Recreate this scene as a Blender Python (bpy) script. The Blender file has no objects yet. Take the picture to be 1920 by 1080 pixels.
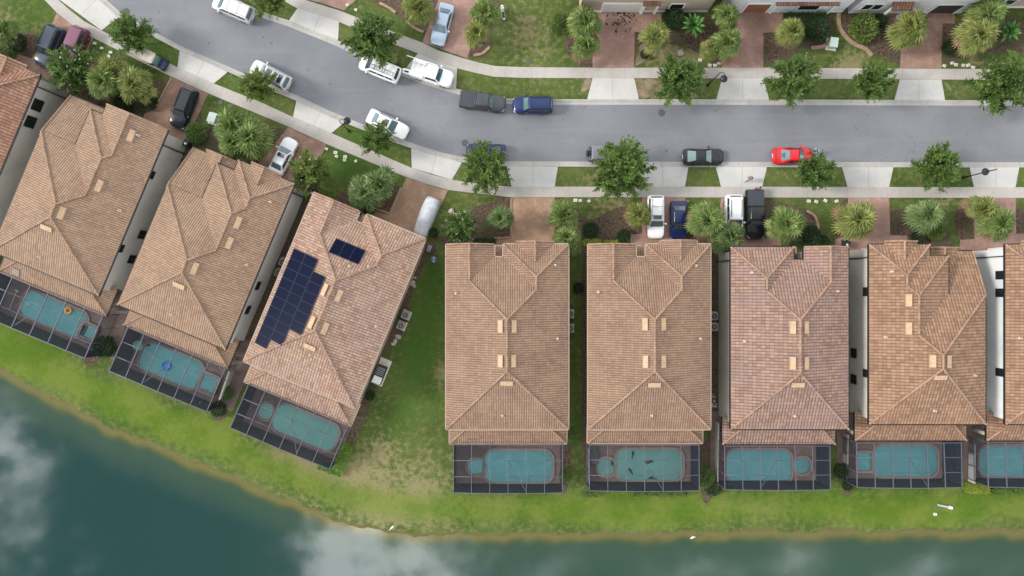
import bpy, bmesh, math, random
import numpy as np
from mathutils import Vector, Matrix
R = math.radians
random.seed(7)
SC = bpy.context.scene
COL = SC.collection

# ------------------------------------------------------------------ camera, sky, sun, exposure
HC = 78.0                      # drone height in metres; 16 photo pixels = 1 m on the ground
cam_d = bpy.data.cameras.new("camera"); cam = bpy.data.objects.new("camera", cam_d); COL.objects.link(cam)
cam.location = (0, 0, HC); cam.rotation_euler = (0, 0, 0)
cam_d.sensor_width = 36; cam_d.lens = 18 / (60 / HC); cam_d.clip_start = 0.5; cam_d.clip_end = 6000
SC.camera = cam

SUN_EL, SUN_AZ = R(34), math.atan2(0.04, -1.0)      # light comes from the left, low and soft through thin cloud
sv = Vector((math.cos(SUN_EL) * math.cos(SUN_AZ), math.cos(SUN_EL) * math.sin(SUN_AZ), math.sin(SUN_EL)))
sun_d = bpy.data.lights.new("sun", 'SUN'); sun_d.energy = 2.3; sun_d.angle = R(14); sun_d.color = (1.0, 0.955, 0.90)
sun = bpy.data.objects.new("sun", sun_d); COL.objects.link(sun)
sun.rotation_euler = (-sv).to_track_quat('-Z', 'Y').to_euler(); sun.location = sv * 150

W = bpy.data.worlds.new("World"); SC.world = W; W.use_nodes = True
wt = W.node_tree; wn = wt.nodes; wl = wt.links; wn.clear()
def wnode(t, **kw):
    n = wn.new(t)
    for k, v in kw.items(): setattr(n, k, v)
    return n
def wmath(op, a, b=None, clamp=False):
    n = wnode('ShaderNodeMath', operation=op, use_clamp=clamp)
    for i, v in enumerate((a, b)):
        if v is None: continue
        if isinstance(v, (int, float)): n.inputs[i].default_value = v
        else: wl.new(v, n.inputs[i])
    return n.outputs[0]
sky = wnode('ShaderNodeTexSky', sky_type='NISHITA', sun_disc=False, sun_elevation=SUN_EL,
            sun_rotation=math.pi / 2 - SUN_AZ, air_density=1.0, dust_density=1.5, ozone_density=1.5)
tc = wnode('ShaderNodeTexCoord'); sx = wnode('ShaderNodeSeparateXYZ'); wl.new(tc.outputs['Generated'], sx.inputs[0])
zc = wmath('MAXIMUM', sx.outputs[2], 0.06)
u_ = wmath('DIVIDE', sx.outputs[0], zc); v_ = wmath('DIVIDE', sx.outputs[1], zc)
cx = wnode('ShaderNodeCombineXYZ'); wl.new(u_, cx.inputs[0]); wl.new(v_, cx.inputs[1])
nz = wnode('ShaderNodeTexNoise'); nz.inputs['Scale'].default_value = 9.0; nz.inputs['Detail'].default_value = 7; nz.inputs['Roughness'].default_value = 0.55
wl.new(cx.outputs[0], nz.inputs['Vector'])
nb = wnode('ShaderNodeTexNoise'); nb.inputs['Scale'].default_value = 2.3; nb.inputs['Detail'].default_value = 4
wl.new(cx.outputs[0], nb.inputs['Vector'])
# clouds of the overcast sky: patches (direction / z) with ragged edges, the rest is a thin grey veil
wp = wnode('ShaderNodeTexNoise'); wp.inputs['Scale'].default_value = 6.5; wp.inputs['Detail'].default_value = 6; wp.inputs['Roughness'].default_value = 0.6
wl.new(cx.outputs[0], wp.inputs['Vector']); ws = wnode('ShaderNodeSeparateColor'); wl.new(wp.outputs['Color'], ws.inputs[0])
uw = wmath('ADD', u_, wmath('MULTIPLY', wmath('SUBTRACT', ws.outputs[0], 0.5), 0.22)); vw = wmath('ADD', v_, wmath('MULTIPLY', wmath('SUBTRACT', ws.outputs[1], 0.5), 0.22))
def cloud(u0, v0, a, b, amt):
    du = wmath('DIVIDE', wmath('SUBTRACT', uw, u0), a); dv = wmath('DIVIDE', wmath('SUBTRACT', vw, v0), b)
    r2 = wmath('ADD', wmath('MULTIPLY', du, du), wmath('MULTIPLY', dv, dv))
    g = wmath('POWER', 2.718, wmath('MULTIPLY', r2, -1.0))
    return wmath('MULTIPLY', g, amt)
blobs = [(-.755, -.235, .060, .060, 1.0), (-.745, -.37, .06, .09, .75), (-.63, -.395, .030, .045, .6), (-.76, -.15, .05, .03, .22),
         (-.25, -.415, .09, .040, 1.1), (-.16, -.44, .11, .045, .8), (-.38, -.28, .10, .03, .15),
         (.15, -.43, .35, .05, .30), (.60, -.42, .30, .04, .28), (-.95, -.25, .1, .2, .6)]
s = None
for b in blobs:
    g = cloud(*b); s = g if s is None else wmath('ADD', s, g)
rag = wmath('MULTIPLY', s, wmath('ADD', wmath('MULTIPLY', nz.outputs[0], 3.6), -0.95))
mp = wnode('ShaderNodeMapRange', interpolation_type='SMOOTHERSTEP'); mp.inputs[1].default_value = 0.03; mp.inputs[2].default_value = 1.15
wl.new(rag, mp.inputs[0])
# away from the part of the sky the lake mirrors, the cover is broken cloud everywhere
north = wnode('ShaderNodeMapRange', interpolation_type='SMOOTHSTEP'); north.inputs[1].default_value = -0.16; north.inputs[2].default_value = 0.25
wl.new(v_, north.inputs[0])
south = wnode('ShaderNodeMapRange', interpolation_type='SMOOTHSTEP'); south.inputs[1].default_value = -0.46; south.inputs[2].default_value = -0.9
wl.new(v_, south.inputs[0])
wide = wmath('MAXIMUM', north.outputs[0], south.outputs[0])
cov = wnode('ShaderNodeMapRange', interpolation_type='SMOOTHSTEP'); cov.inputs[1].default_value = 0.34; cov.inputs[2].default_value = 0.62
wl.new(nb.outputs[0], cov.inputs[0])
allc = wmath('MAXIMUM', mp.outputs[0], wmath('MULTIPLY', wide, wmath('ADD', wmath('MULTIPLY', cov.outputs[0], 0.36), 0.32)), True)
mixc = wnode('ShaderNodeMix', data_type='RGBA'); wl.new(allc, mixc.inputs[0]); gap = wnode('ShaderNodeMix', data_type='RGBA'); gap.inputs[0].default_value = 0.78; wl.new(sky.outputs[0], gap.inputs[6]); gap.inputs[7].default_value = (.9, 1.3, 1.25, 1); wl.new(gap.outputs[2], mixc.inputs[6])
mixc.inputs[7].default_value = (25.0, 25.4, 26.0, 1)
bg = wnode('ShaderNodeBackground'); bg.inputs[1].default_value = 0.088; wl.new(mixc.outputs[2], bg.inputs[0])
wo = wnode('ShaderNodeOutputWorld'); wl.new(bg.outputs[0], wo.inputs[0])

SC.view_settings.view_transform = 'Standard'; SC.view_settings.look = 'None'
SC.view_settings.exposure = 0.67; SC.view_settings.gamma = 1.0
SC.render.engine = 'CYCLES'; SC.cycles.max_bounces = 6; SC.cycles.transparent_max_bounces = 12

# ------------------------------------------------------------------ helpers
def P(px, py, z=0.0):
    """photo pixel of a point known to be z metres up -> ground plan x, y in metres (camera looks straight down)"""
    k = (HC - z) / (HC * 16.0)
    return ((px - 960) * k, (540 - py) * k)

class MB:
    def __init__(s): s.v = []; s.f = []; s.uv = {}; s.mi = []; s.tint = []
    def face(s, pts, uv=None, mi=0, tint=0.5):
        b = len(s.v); s.v.extend([tuple(p) for p in pts]); s.f.append(tuple(range(b, b + len(pts))))
        if uv: s.uv[len(s.f) - 1] = uv
        s.mi.append(mi); s.tint.append(tint); return s
    def add(s, vs, fs, mi=0, tint=0.5):
        b = len(s.v); s.v.extend([tuple(p) for p in vs])
        for f in fs: s.f.append(tuple(i + b for i in f)); s.mi.append(mi); s.tint.append(tint)
        return s
    def box(s, x0, y0, z0, x1, y1, z1, mi=0, M=None):
        vs = [Vector(p) for p in ((x0,y0,z0),(x1,y0,z0),(x1,y1,z0),(x0,y1,z0),(x0,y0,z1),(x1,y0,z1),(x1,y1,z1),(x0,y1,z1))]
        if M: vs = [M @ p for p in vs]
        return s.add(vs, [(3,2,1,0),(4,5,6,7),(0,1,5,4),(1,2,6,5),(2,3,7,6),(3,0,4,7)], mi)
    def prism(s, poly, z0, z1, mi=0):
        """poly: list of (x,y) or (x,y,z-top) ; closed vertical prism"""
        a = sum(poly[i][0]*poly[(i+1)%len(poly)][1]-poly[(i+1)%len(poly)][0]*poly[i][1] for i in range(len(poly)))
        if a < 0: poly = poly[::-1]
        n = len(poly)
        vs = [(p[0], p[1], z0) for p in poly] + [(p[0], p[1], p[2] if len(p) > 2 else z1) for p in poly]
        fs = [tuple(range(n, 2*n)), tuple(range(n-1, -1, -1))] + [(i, (i+1) % n, n+(i+1) % n, n+i) for i in range(n)]
        return s.add(vs, fs, mi)
    def tube(s, pts, r, n=6, mi=0, caps=True, tint=0.5):
        pts = [Vector(p) for p in pts]; rs = r if isinstance(r, (list, tuple)) else [r]*len(pts)
        vs = []; fs = []
        for i, p in enumerate(pts):
            d = (pts[min(i+1, len(pts)-1)] - pts[max(i-1, 0)]).normalized()
            a = d.cross(Vector((0,0,1))); 
            if a.length < 1e-3: a = Vector((1,0,0))
            a.normalize(); b = d.cross(a).normalized()
            for k in range(n):
                t = 2*math.pi*k/n; vs.append(p + a*(math.cos(t)*rs[i]) + b*(math.sin(t)*rs[i]))
        for i in range(len(pts)-1):
            for k in range(n): fs.append((i*n+k, i*n+(k+1) % n, (i+1)*n+(k+1) % n, (i+1)*n+k))
        if caps: fs += [tuple(range(n-1, -1, -1)), tuple(range((len(pts)-1)*n, len(pts)*n))]
        return s.add(vs, fs, mi, tint)
    def bar(s, a, b, w, h=None, mi=0):
        """rectangular bar from a to b"""
        a = Vector(a); b = Vector(b); h = h or w; d = (b-a).normalized()
        x = d.cross(Vector((0,0,1)))
        if x.length < 1e-3: x = Vector((1,0,0))
        x.normalize(); y = x.cross(d).normalized(); x *= w/2; y *= h/2
        vs = [a-x-y, a+x-y, a+x+y, a-x+y, b-x-y, b+x-y, b+x+y, b-x+y]
        return s.add(vs, [(3,2,1,0),(4,5,6,7),(0,1,5,4),(1,2,6,5),(2,3,7,6),(3,0,4,7)], mi)
    def disc(s, c, r, n=20, z0=None, mi=0, sx=1, sy=1):
        poly = [(c[0]+r*sx*math.cos(2*math.pi*i/n), c[1]+r*sy*math.sin(2*math.pi*i/n)) for i in range(n)]
        return s.prism(poly, z0 if z0 is not None else c[2]-0.02, c[2], mi)
    def lathe(s, prof, c=(0,0,0), n=16, mi=0):
        vs = []; fs = []
        for r, z in prof:
            for k in range(n):
                t = 2*math.pi*k/n; vs.append((c[0]+r*math.cos(t), c[1]+r*math.sin(t), c[2]+z))
        m = len(prof)
        for i in range(m-1):
            for k in range(n): fs.append((i*n+k, i*n+(k+1) % n, (i+1)*n+(k+1) % n, (i+1)*n+k))
        fs += [tuple(range(n-1, -1, -1)), tuple(range((m-1)*n, m*n))]
        return s.add(vs, fs, mi)
    def build(s, name, mats, parent=None, smooth=None):
        me = bpy.data.meshes.new(name); me.from_pydata(s.v, [], s.f)
        for m in (mats if isinstance(mats, (list, tuple)) else [mats]): me.materials.append(m)
        me.polygons.foreach_set('material_index', s.mi)
        if s.uv:
            l = me.uv_layers.new(name='UVMap')
            for fi, uv in s.uv.items():
                for k, li in enumerate(me.polygons[fi].loop_indices): l.data[li].uv = uv[k]
        if any(t != 0.5 for t in s.tint):
            at = me.attributes.new('tint', 'FLOAT', 'FACE'); at.data.foreach_set('value', s.tint)
        me.update()
        if smooth:
            me.shade_smooth(); me.set_sharp_from_angle(angle=R(smooth))
        o = bpy.data.objects.new(name, me); COL.objects.link(o)
        if parent: o.parent = parent
        return o

def tag(o, label=None, cat=None, group=None, kind=None):
    if label: o['label'] = label
    if cat: o['category'] = cat
    if group: o['group'] = group
    if kind: o['kind'] = kind
    return o
def thing(name, label, cat, loc=(0,0,0), rz=0.0, group=None):
    o = bpy.data.objects.new(name, None); COL.objects.link(o); o.empty_display_size = 0.3
    o.location = loc; o.rotation_euler = (0, 0, rz)
    return tag(o, label, cat, group)
def copy_tree(o, parent=None):
    c = o.copy(); COL.objects.link(c)
    if parent: c.parent = parent
    for ch in list(o.children): copy_tree(ch, c)
    return c
def structure(o): o['kind'] = 'structure'; return o

# ------------------------------------------------------------------ materials
def new_mat(name):
    m = bpy.data.materials.new(name); m.use_nodes = True; t = m.node_tree
    b = t.nodes['Principled BSDF']; return m, t, b
class NT:
    """small wrapper to write node trees"""
    def __init__(s, t): s.t = t
    def n(s, ty, ins=None, **kw):
        n = s.t.nodes.new(ty)
        for k, v in kw.items(): setattr(n, k, v)
        for k, v in (ins or {}).items(): s.set(n, k, v)
        return n
    def set(s, n, k, v):
        i = n.inputs[k]
        if hasattr(v, 'is_linked'): s.t.links.new(v, i)
        else: i.default_value = v
    def m(s, op, a, b=0.0, clamp=False):
        n = s.n('ShaderNodeMath', operation=op, use_clamp=clamp); s.set(n, 0, a); s.set(n, 1, b); return n.outputs[0]
    def mix(s, f, a, b, blend='MIX'):
        n = s.n('ShaderNodeMix', data_type='RGBA', blend_type=blend); s.set(n, 0, f)
        s.set(n, 6, a if hasattr(a, 'is_linked') else (*a, 1)); s.set(n, 7, b if hasattr(b, 'is_linked') else (*b, 1)); return n.outputs[2]
    def noise(s, scale, vec=None, detail=4, rough=0.55):
        n = s.n('ShaderNodeTexNoise', {'Scale': scale, 'Detail': detail, 'Roughness': rough})
        if vec is not None: s.set(n, 'Vector', vec)
        return n.outputs[0]
    def ramp(s, f, lo, hi):
        n = s.n('ShaderNodeMapRange', interpolation_type='SMOOTHSTEP'); s.set(n, 0, f); n.inputs[1].default_value = lo; n.inputs[2].default_value = hi; return n.outputs[0]
    def pos(s): return s.n('ShaderNodeNewGeometry').outputs['Position']
    def obj(s): return s.n('ShaderNodeTexCoord').outputs['Object']
    def attr(s, name): return s.n('ShaderNodeAttribute', attribute_name=name).outputs['Fac']
    def bump(s, h, strength, dist):
        return s.n('ShaderNodeBump', {'Height': h, 'Strength': strength, 'Distance': dist}).outputs[0]

def mat_noise(name, c1, c2, scale=1.0, c3=None, scale3=0.15, rough=0.85, bump=0.0, bscale=20, spec=0.3, lo=.35, hi=.65, metal=0.0, world=True):
    m, t, b = new_mat(name); k = NT(t); v = k.pos() if world else k.obj()
    c = k.mix(k.ramp(k.noise(scale, v), lo, hi), c1, c2)
    if c3: c = k.mix(k.ramp(k.noise(scale3, v, 3), .42, .68), c, c3)
    k.set(b, 'Base Color', c); b.inputs['Roughness'].default_value = rough; b.inputs['Specular IOR Level'].default_value = spec
    b.inputs['Metallic'].default_value = metal
    if bump: k.set(b, 'Normal', k.bump(k.noise(bscale, v), bump, 0.05))
    return m
def mat_plain(name, c, rough=0.5, metal=0.0, coat=0.0, spec=0.5, var=0.06):
    """an even finish with a faint unevenness of its own"""
    m, t, b = new_mat(name); k = NT(t)
    n = k.noise(6.0, k.obj(), 3)
    c2 = tuple(min(1, x*(1+var*2)) for x in c); c1 = tuple(x*(1-var*2) for x in c)
    k.set(b, 'Base Color', k.mix(n, c1, c2)); b.inputs['Roughness'].default_value = rough
    b.inputs['Metallic'].default_value = metal; b.inputs['Coat Weight'].default_value = coat; b.inputs['Coat Roughness'].default_value = 0.05
    b.inputs['Specular IOR Level'].default_value = spec
    return m

# lawn: attributes dry / lush / bank are surveyed on the ground sheet
def mat_lawn():
    m, t, b = new_mat('lawn_grass'); k = NT(t); v = k.pos()
    n1 = k.noise(0.22, v, 5, .6); n2 = k.noise(1.6, v, 4, .65); n3 = k.noise(9, v, 3, .7)
    base = k.mix(k.ramp(n1, .35, .68), (.056, .092, .020), (.100, .128, .036))
    base = k.mix(k.ramp(n2, .42, .75), base, (.150, .155, .060))
    n4 = k.noise(.75, v, 6, .7)
    dry = k.m('ADD', k.m('ADD', k.attr('dry'), .10), k.m('MULTIPLY', k.m('SUBTRACT', k.m('ADD', k.m('MULTIPLY', n2, .5), k.m('MULTIPLY', n4, .5)), .52), 3.0))
    base = k.mix(k.m('MULTIPLY', k.ramp(dry, .22, .80), .9), base, (.235, .200, .105))
    lush = k.m('ADD', k.attr('lush'), k.m('MULTIPLY', k.m('SUBTRACT', k.m('ADD', k.m('MULTIPLY', n1, .55), k.m('MULTIPLY', n4, .45)), .5), 2.6))
    base = k.mix(k.m('MULTIPLY', k.ramp(lush, .15, 1.15), .85), base, (.044, .104, .016))
    br = k.m('ADD', k.attr('bright'), k.m('MULTIPLY', k.m('SUBTRACT', n2, .5), 1.5))
    base = k.mix(k.m('MULTIPLY', k.ramp(br, .25, 1.0), .8), base, k.mix(k.ramp(n1, .4, .6), (.080, .145, .012), (.130, .176, .026)))
    bank = k.m('ADD', k.attr('bank'), k.m('MULTIPLY', k.m('SUBTRACT', n2, .5), .7))
    base = k.mix(k.ramp(bank, .35, .65), base, k.mix(n3, (.085, .070, .030), (.17, .14, .065)))
    speck = k.m('MULTIPLY', k.m('SUBTRACT', n3, .5), 1.2)
    hs = k.n('ShaderNodeHueSaturation', {'Color': base, 'Value': k.m('ADD', speck, 1.0)})
    k.set(b, 'Base Color', hs.outputs[0]); b.inputs['Roughness'].default_value = .95; b.inputs['Specular IOR Level'].default_value = .1
    k.set(b, 'Normal', k.bump(k.noise(14, v, 3, .7), .7, .12))
    return m
M_LAWN = mat_lawn()
def mat_asphalt():
    m, t, b = new_mat('asphalt'); k = NT(t); v = k.pos()
    c = k.mix(k.ramp(k.noise(.12, v, 4), .35, .7), (.158, .162, .182), (.203, .207, .226))
    c = k.mix(k.m('MULTIPLY', k.ramp(k.noise(.7, v, 6, .7), .56, .78), .35), c, (.112, .112, .122))
    st = k.n('ShaderNodeMapping'); k.set(st, 'Vector', v); st.inputs['Scale'].default_value = (.05, .9, 1)
    c = k.mix(k.m('MULTIPLY', k.ramp(k.noise(1.3, st.outputs[0], 4), .5, .75), .30), c, (.245, .245, .25))
    sp = k.ramp(k.noise(34, v, 2), .3, .7)
    c = k.mix(k.m('MULTIPLY', sp, .35), c, (.12, .12, .13))
    vo = k.n('ShaderNodeTexVoronoi', {'Scale': .12}, feature='DISTANCE_TO_EDGE')
    wv = k.n('ShaderNodeVectorMath', operation='ADD'); k.set(wv, 0, v)
    w2 = k.n('ShaderNodeTexNoise', {'Scale': .8, 'Detail': 4}); k.set(w2, 'Vector', v)
    w3 = k.n('ShaderNodeVectorMath', operation='SCALE'); k.set(w3, 0, w2.outputs['Color']); w3.inputs[3].default_value = 2.0
    k.set(wv, 1, w3.outputs[0]); k.set(vo, 'Vector', wv.outputs[0])
    crack = k.m('SUBTRACT', 1.0, k.ramp(vo.outputs['Distance'], 0.0, .006))
    c = k.mix(k.m('MULTIPLY', k.m('MULTIPLY', crack, k.ramp(k.noise(.15, v), .50, .62)), .5), c, (.07, .07, .075))
    c = k.mix(k.m('MULTIPLY', k.ramp(k.noise(1.9, v, 2, .5), .70, .76), .6), c, (.07, .07, .075))
    c = k.mix(k.m('MULTIPLY', k.ramp(k.noise(.28, v, 6, .75), .50, .72), .30), c, (.125, .125, .138))
    k.set(b, 'Base Color', c); b.inputs['Roughness'].default_value = .8; b.inputs['Specular IOR Level'].default_value = .35
    k.set(b, 'Normal', k.bump(k.noise(60, v, 2), .3, .01)); return m
M_ASPH = mat_asphalt()
def mat_concrete(name, c1, c2, joint=True, jl=1.55):
    m, t, b = new_mat(name); k = NT(t); v = k.pos()
    c = k.mix(k.ramp(k.noise(.35, v, 5, .6), .3, .7), c1, c2)
    c = k.mix(k.m('MULTIPLY', k.ramp(k.noise(2.5, v, 5, .7), .5, .8), .55), c, tuple(x*.70 for x in c1))
    if joint:
        uv = k.n('ShaderNodeTexCoord').outputs['UV']; s = k.n('ShaderNodeSeparateXYZ'); k.set(s, 0, uv)
        fl = k.m('FLOOR', k.m('DIVIDE', s.outputs[0], jl))
        wn_ = k.n('ShaderNodeTexWhiteNoise', noise_dimensions='1D'); k.set(wn_, 'W', fl)
        c = k.mix(k.m('MULTIPLY', wn_.outputs[0], .10), c, tuple(x*.72 for x in c1))
        fr = k.m('FRACT', k.m('DIVIDE', s.outputs[0], jl))
        d = k.m('MINIMUM', fr, k.m('SUBTRACT', 1.0, fr))
        c = k.mix(k.m('MULTIPLY', k.m('SUBTRACT', 1.0, k.ramp(d, .006, .025)), .35), c, (.18, .16, .14))
    k.set(b, 'Base Color', c); b.inputs['Roughness'].default_value = .9; b.inputs['Specular IOR Level'].default_value = .2
    return m
M_WALK = mat_concrete('sidewalk_concrete', (.36, .33, .300), (.42, .39, .36))
M_APRON = mat_concrete('apron_concrete', (.42, .405, .385), (.485, .47, .45), True, 3.1)
M_KERB = mat_concrete('kerb_concrete', (.32, .305, .285), (.40, .385, .36), True, 3.0)
def mat_paver(name, c1, c2, c3):
    m, t, b = new_mat(name); k = NT(t); v = k.pos()
    br = k.n('ShaderNodeTexBrick', {'Color1': (*c1, 1), 'Color2': (*c2, 1), 'Mortar': (*[x*.55 for x in c1], 1), 'Scale': 1.0,
        'Mortar Size': .012, 'Brick Width': .22, 'Row Height': .11}); k.set(br, 'Vector', v)
    c = k.mix(k.ramp(k.noise(.8, v, 5, .65), .42, .72), br.outputs[0], c3)
    c = k.mix(k.m('MULTIPLY', k.ramp(k.noise(3.5, v, 4, .7), .5, .8), .35), c, tuple(x*.68 for x in c1))
    c = k.mix(k.m('MULTIPLY', k.ramp(k.noise(5.5, v, 3, .7), .5, .85), .3), c, tuple(min(1, x*1.35) for x in c3))
    k.set(b, 'Base Color', c); b.inputs['Roughness'].default_value = .9; b.inputs['Specular IOR Level'].default_value = .2
    k.set(b, 'Normal', k.bump(br.outputs['Fac'], .3, .02)); return m
M_PAV_TAN = mat_paver('tan_pavers', (0.341, 0.217, 0.145), (0.290, 0.181, 0.120), (0.384, 0.261, 0.181))
M_PAV_BRN = mat_paver('brown_pavers', (0.300, 0.188, 0.143), (0.255, 0.150, 0.117), (0.352, 0.232, 0.180))
M_PAV_RED = mat_paver('red_pavers', (.335, .205, .165), (.295, .175, .140), (.365, .240, .200))
M_MULCH = mat_noise('bark_mulch', (.060, .041, .031), (.140, .096, .072), 3.5, (.085, .078, .045), .5, .95, .9, 14, .1)
M_DIRT = mat_noise('bare_dirt', (.19, .145, .095), (.26, .205, .145), 2.0, (.12, .11, .05), .7, .95, .5, 12, .1)
M_EDGING = mat_noise('edging_stone', (.26, .17, .11), (.36, .26, .18), 4.0, None, .2, .9)
M_DECK = mat_paver('pool_deck_pavers', (.185, .135, .118), (.16, .115, .10), (.215, .165, .142))

# barrel tile: UV = metres along the eave, metres up the slope
def mat_tile(name, c1, c2, c3, ju=.80, jv=.40, tw=.34, th=.42, pink=None, rv=1.0):
    m, t, b = new_mat(name); k = NT(t); v = k.pos()
    s = k.n('ShaderNodeSeparateXYZ'); k.set(s, 0, k.n('ShaderNodeTexCoord').outputs['UV'])
    u, w = k.m('DIVIDE', s.outputs[0], tw), k.m('DIVIDE', s.outputs[1], th)
    fu, fw = k.m('FRACT', u), k.m('FRACT', w)
    cid = k.n('ShaderNodeCombineXYZ'); k.set(cid, 0, k.m('FLOOR', u)); k.set(cid, 1, k.m('FLOOR', w))
    wn_ = k.n('ShaderNodeTexWhiteNoise', noise_dimensions='2D'); k.set(wn_, 'Vector', cid.outputs[0])
    r1 = wn_.outputs['Value']
    c = k.mix(k.ramp(k.noise(.30, v, 5, .6), .34, .68), c1, c2)
    c = k.mix(k.m('MULTIPLY', k.ramp(r1, .45, 1.0), .65*rv), c, c3)
    c = k.mix(k.m('MULTIPLY', k.ramp(r1, .30, .0), .62*rv), c, tuple(x*.62 for x in c1))
    if pink: c = k.mix(k.m('MULTIPLY', k.ramp(k.noise(.55, v, 4, .6), .45, .7), .8), c, pink)
    st = k.n('ShaderNodeCombineXYZ'); k.set(st, 0, k.m('MULTIPLY', s.outputs[0], 1.6)); k.set(st, 1, k.m('MULTIPLY', s.outputs[1], .16))
    c = k.mix(k.m('MULTIPLY', k.ramp(k.noise(1.0, st.outputs[0], 5, .65), .50, .78), .42), c, tuple(x*.58 for x in c2))   # run-off streaks down the slope
    # grime in weathered patches; gap shade painted into the channels and under each lip
    c = k.mix(k.m('MULTIPLY', k.ramp(k.noise(1.1, v, 6, .7), .52, .82), .45), c, tuple(x*.55 for x in c2))
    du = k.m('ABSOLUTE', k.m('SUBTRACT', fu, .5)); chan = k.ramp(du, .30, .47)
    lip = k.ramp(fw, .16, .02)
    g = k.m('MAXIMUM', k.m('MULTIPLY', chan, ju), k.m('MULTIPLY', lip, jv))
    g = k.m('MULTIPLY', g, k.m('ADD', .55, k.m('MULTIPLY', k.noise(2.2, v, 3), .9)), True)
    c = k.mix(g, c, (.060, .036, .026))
    k.set(b, 'Base Color', c); b.inputs['Roughness'].default_value = .85; b.inputs['Specular IOR Level'].default_value = .25
    h = k.m('ADD', k.m('SQRT', k.m('SUBTRACT', 1.0, k.m('MULTIPLY', k.m('MULTIPLY', du, du), 3.9), True)), k.m('MULTIPLY', k.m('SUBTRACT', 1.0, fw), .5))
    k.set(b, 'Normal', k.bump(h, .8, .09)); return m
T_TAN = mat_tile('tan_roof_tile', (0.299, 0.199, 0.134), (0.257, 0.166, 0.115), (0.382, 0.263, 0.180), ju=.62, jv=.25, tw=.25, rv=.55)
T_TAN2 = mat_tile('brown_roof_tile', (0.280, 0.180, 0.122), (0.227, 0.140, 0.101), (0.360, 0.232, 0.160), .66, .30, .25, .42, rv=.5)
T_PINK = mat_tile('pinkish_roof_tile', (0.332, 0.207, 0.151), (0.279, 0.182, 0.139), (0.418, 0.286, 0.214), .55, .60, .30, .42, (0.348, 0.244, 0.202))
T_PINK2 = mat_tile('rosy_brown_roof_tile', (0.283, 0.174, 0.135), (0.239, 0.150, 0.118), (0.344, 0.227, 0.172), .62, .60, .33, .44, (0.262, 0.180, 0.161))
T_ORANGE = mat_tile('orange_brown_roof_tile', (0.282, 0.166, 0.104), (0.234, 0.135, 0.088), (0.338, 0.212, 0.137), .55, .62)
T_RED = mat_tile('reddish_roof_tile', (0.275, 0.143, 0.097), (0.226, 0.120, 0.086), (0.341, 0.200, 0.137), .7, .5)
M_CAP = mat_noise('ridge_tile', (.27, .172, .118), (.34, .222, .152), 2.5, (.21, .135, .095), 1.0, .85)
M_STUCCO = mat_noise('beige_stucco', (.44, .415, .375), (.49, .46, .42), .6, (.39, .365, .33), .3, .92, .3, 25)
M_STUCCO_W = mat_noise('white_stucco', (.58, .59, .60), (.64, .645, .65), .6, (.52, .53, .54), .3, .92, .3, 25)
M_STUCCO_T = mat_noise('tan_stucco', (.36, .29, .22), (.41, .335, .26), .6, None, .3, .92, .3, 25)
M_STUCCO_G = mat_noise('grey_stucco', (.54, .54, .53), (.60, .60, .59), .6, None, .3, .92, .3, 25)
M_BRONZE = mat_plain('dark_bronze_metal', (.022, .020, .020), .45, .6)
M_TRIMT = mat_plain('tan_metal', (.33, .255, .19), .6)
M_WHITE = mat_plain('white_paint', (.74, .74, .72), .5)
M_VENT = mat_noise('tan_vent_metal', (.38, .255, .155), (.46, .315, .20), 3.0, None, .2, .6)
M_PIPE = mat_plain('pale_pipe', (.44, .38, .32), .6)
M_WINGLASS = mat_plain('window_glass', (.012, .016, .018), .06, 0, 0, .6)
M_SOLAR = mat_plain('solar_cells', (.005, .0075, .022), .25, 0, .0, .02, .1)
M_SOLARF = mat_plain('panel_frame', (.028, .036, .072), .6, 0, 0, .05)
M_FRAME = mat_plain('cage_frame_metal', (.115, .115, .15), .5, .2)
M_PLASTER = mat_noise('pool_plaster', (.68, .78, .77), (.76, .83, .81), .8, None, .3, .7)
M_STEP = mat_noise('pool_step_plaster', (.70, .78, .77), (.75, .81, .80), 1.5, None, .3, .7)
M_COPING = mat_noise('pool_coping', (.22, .165, .145), (.27, .205, .18), 3.0, None, .3, .8)
M_DARKTILE = mat_plain('dark_mosaic', (.018, .03, .035), .5)

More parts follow.
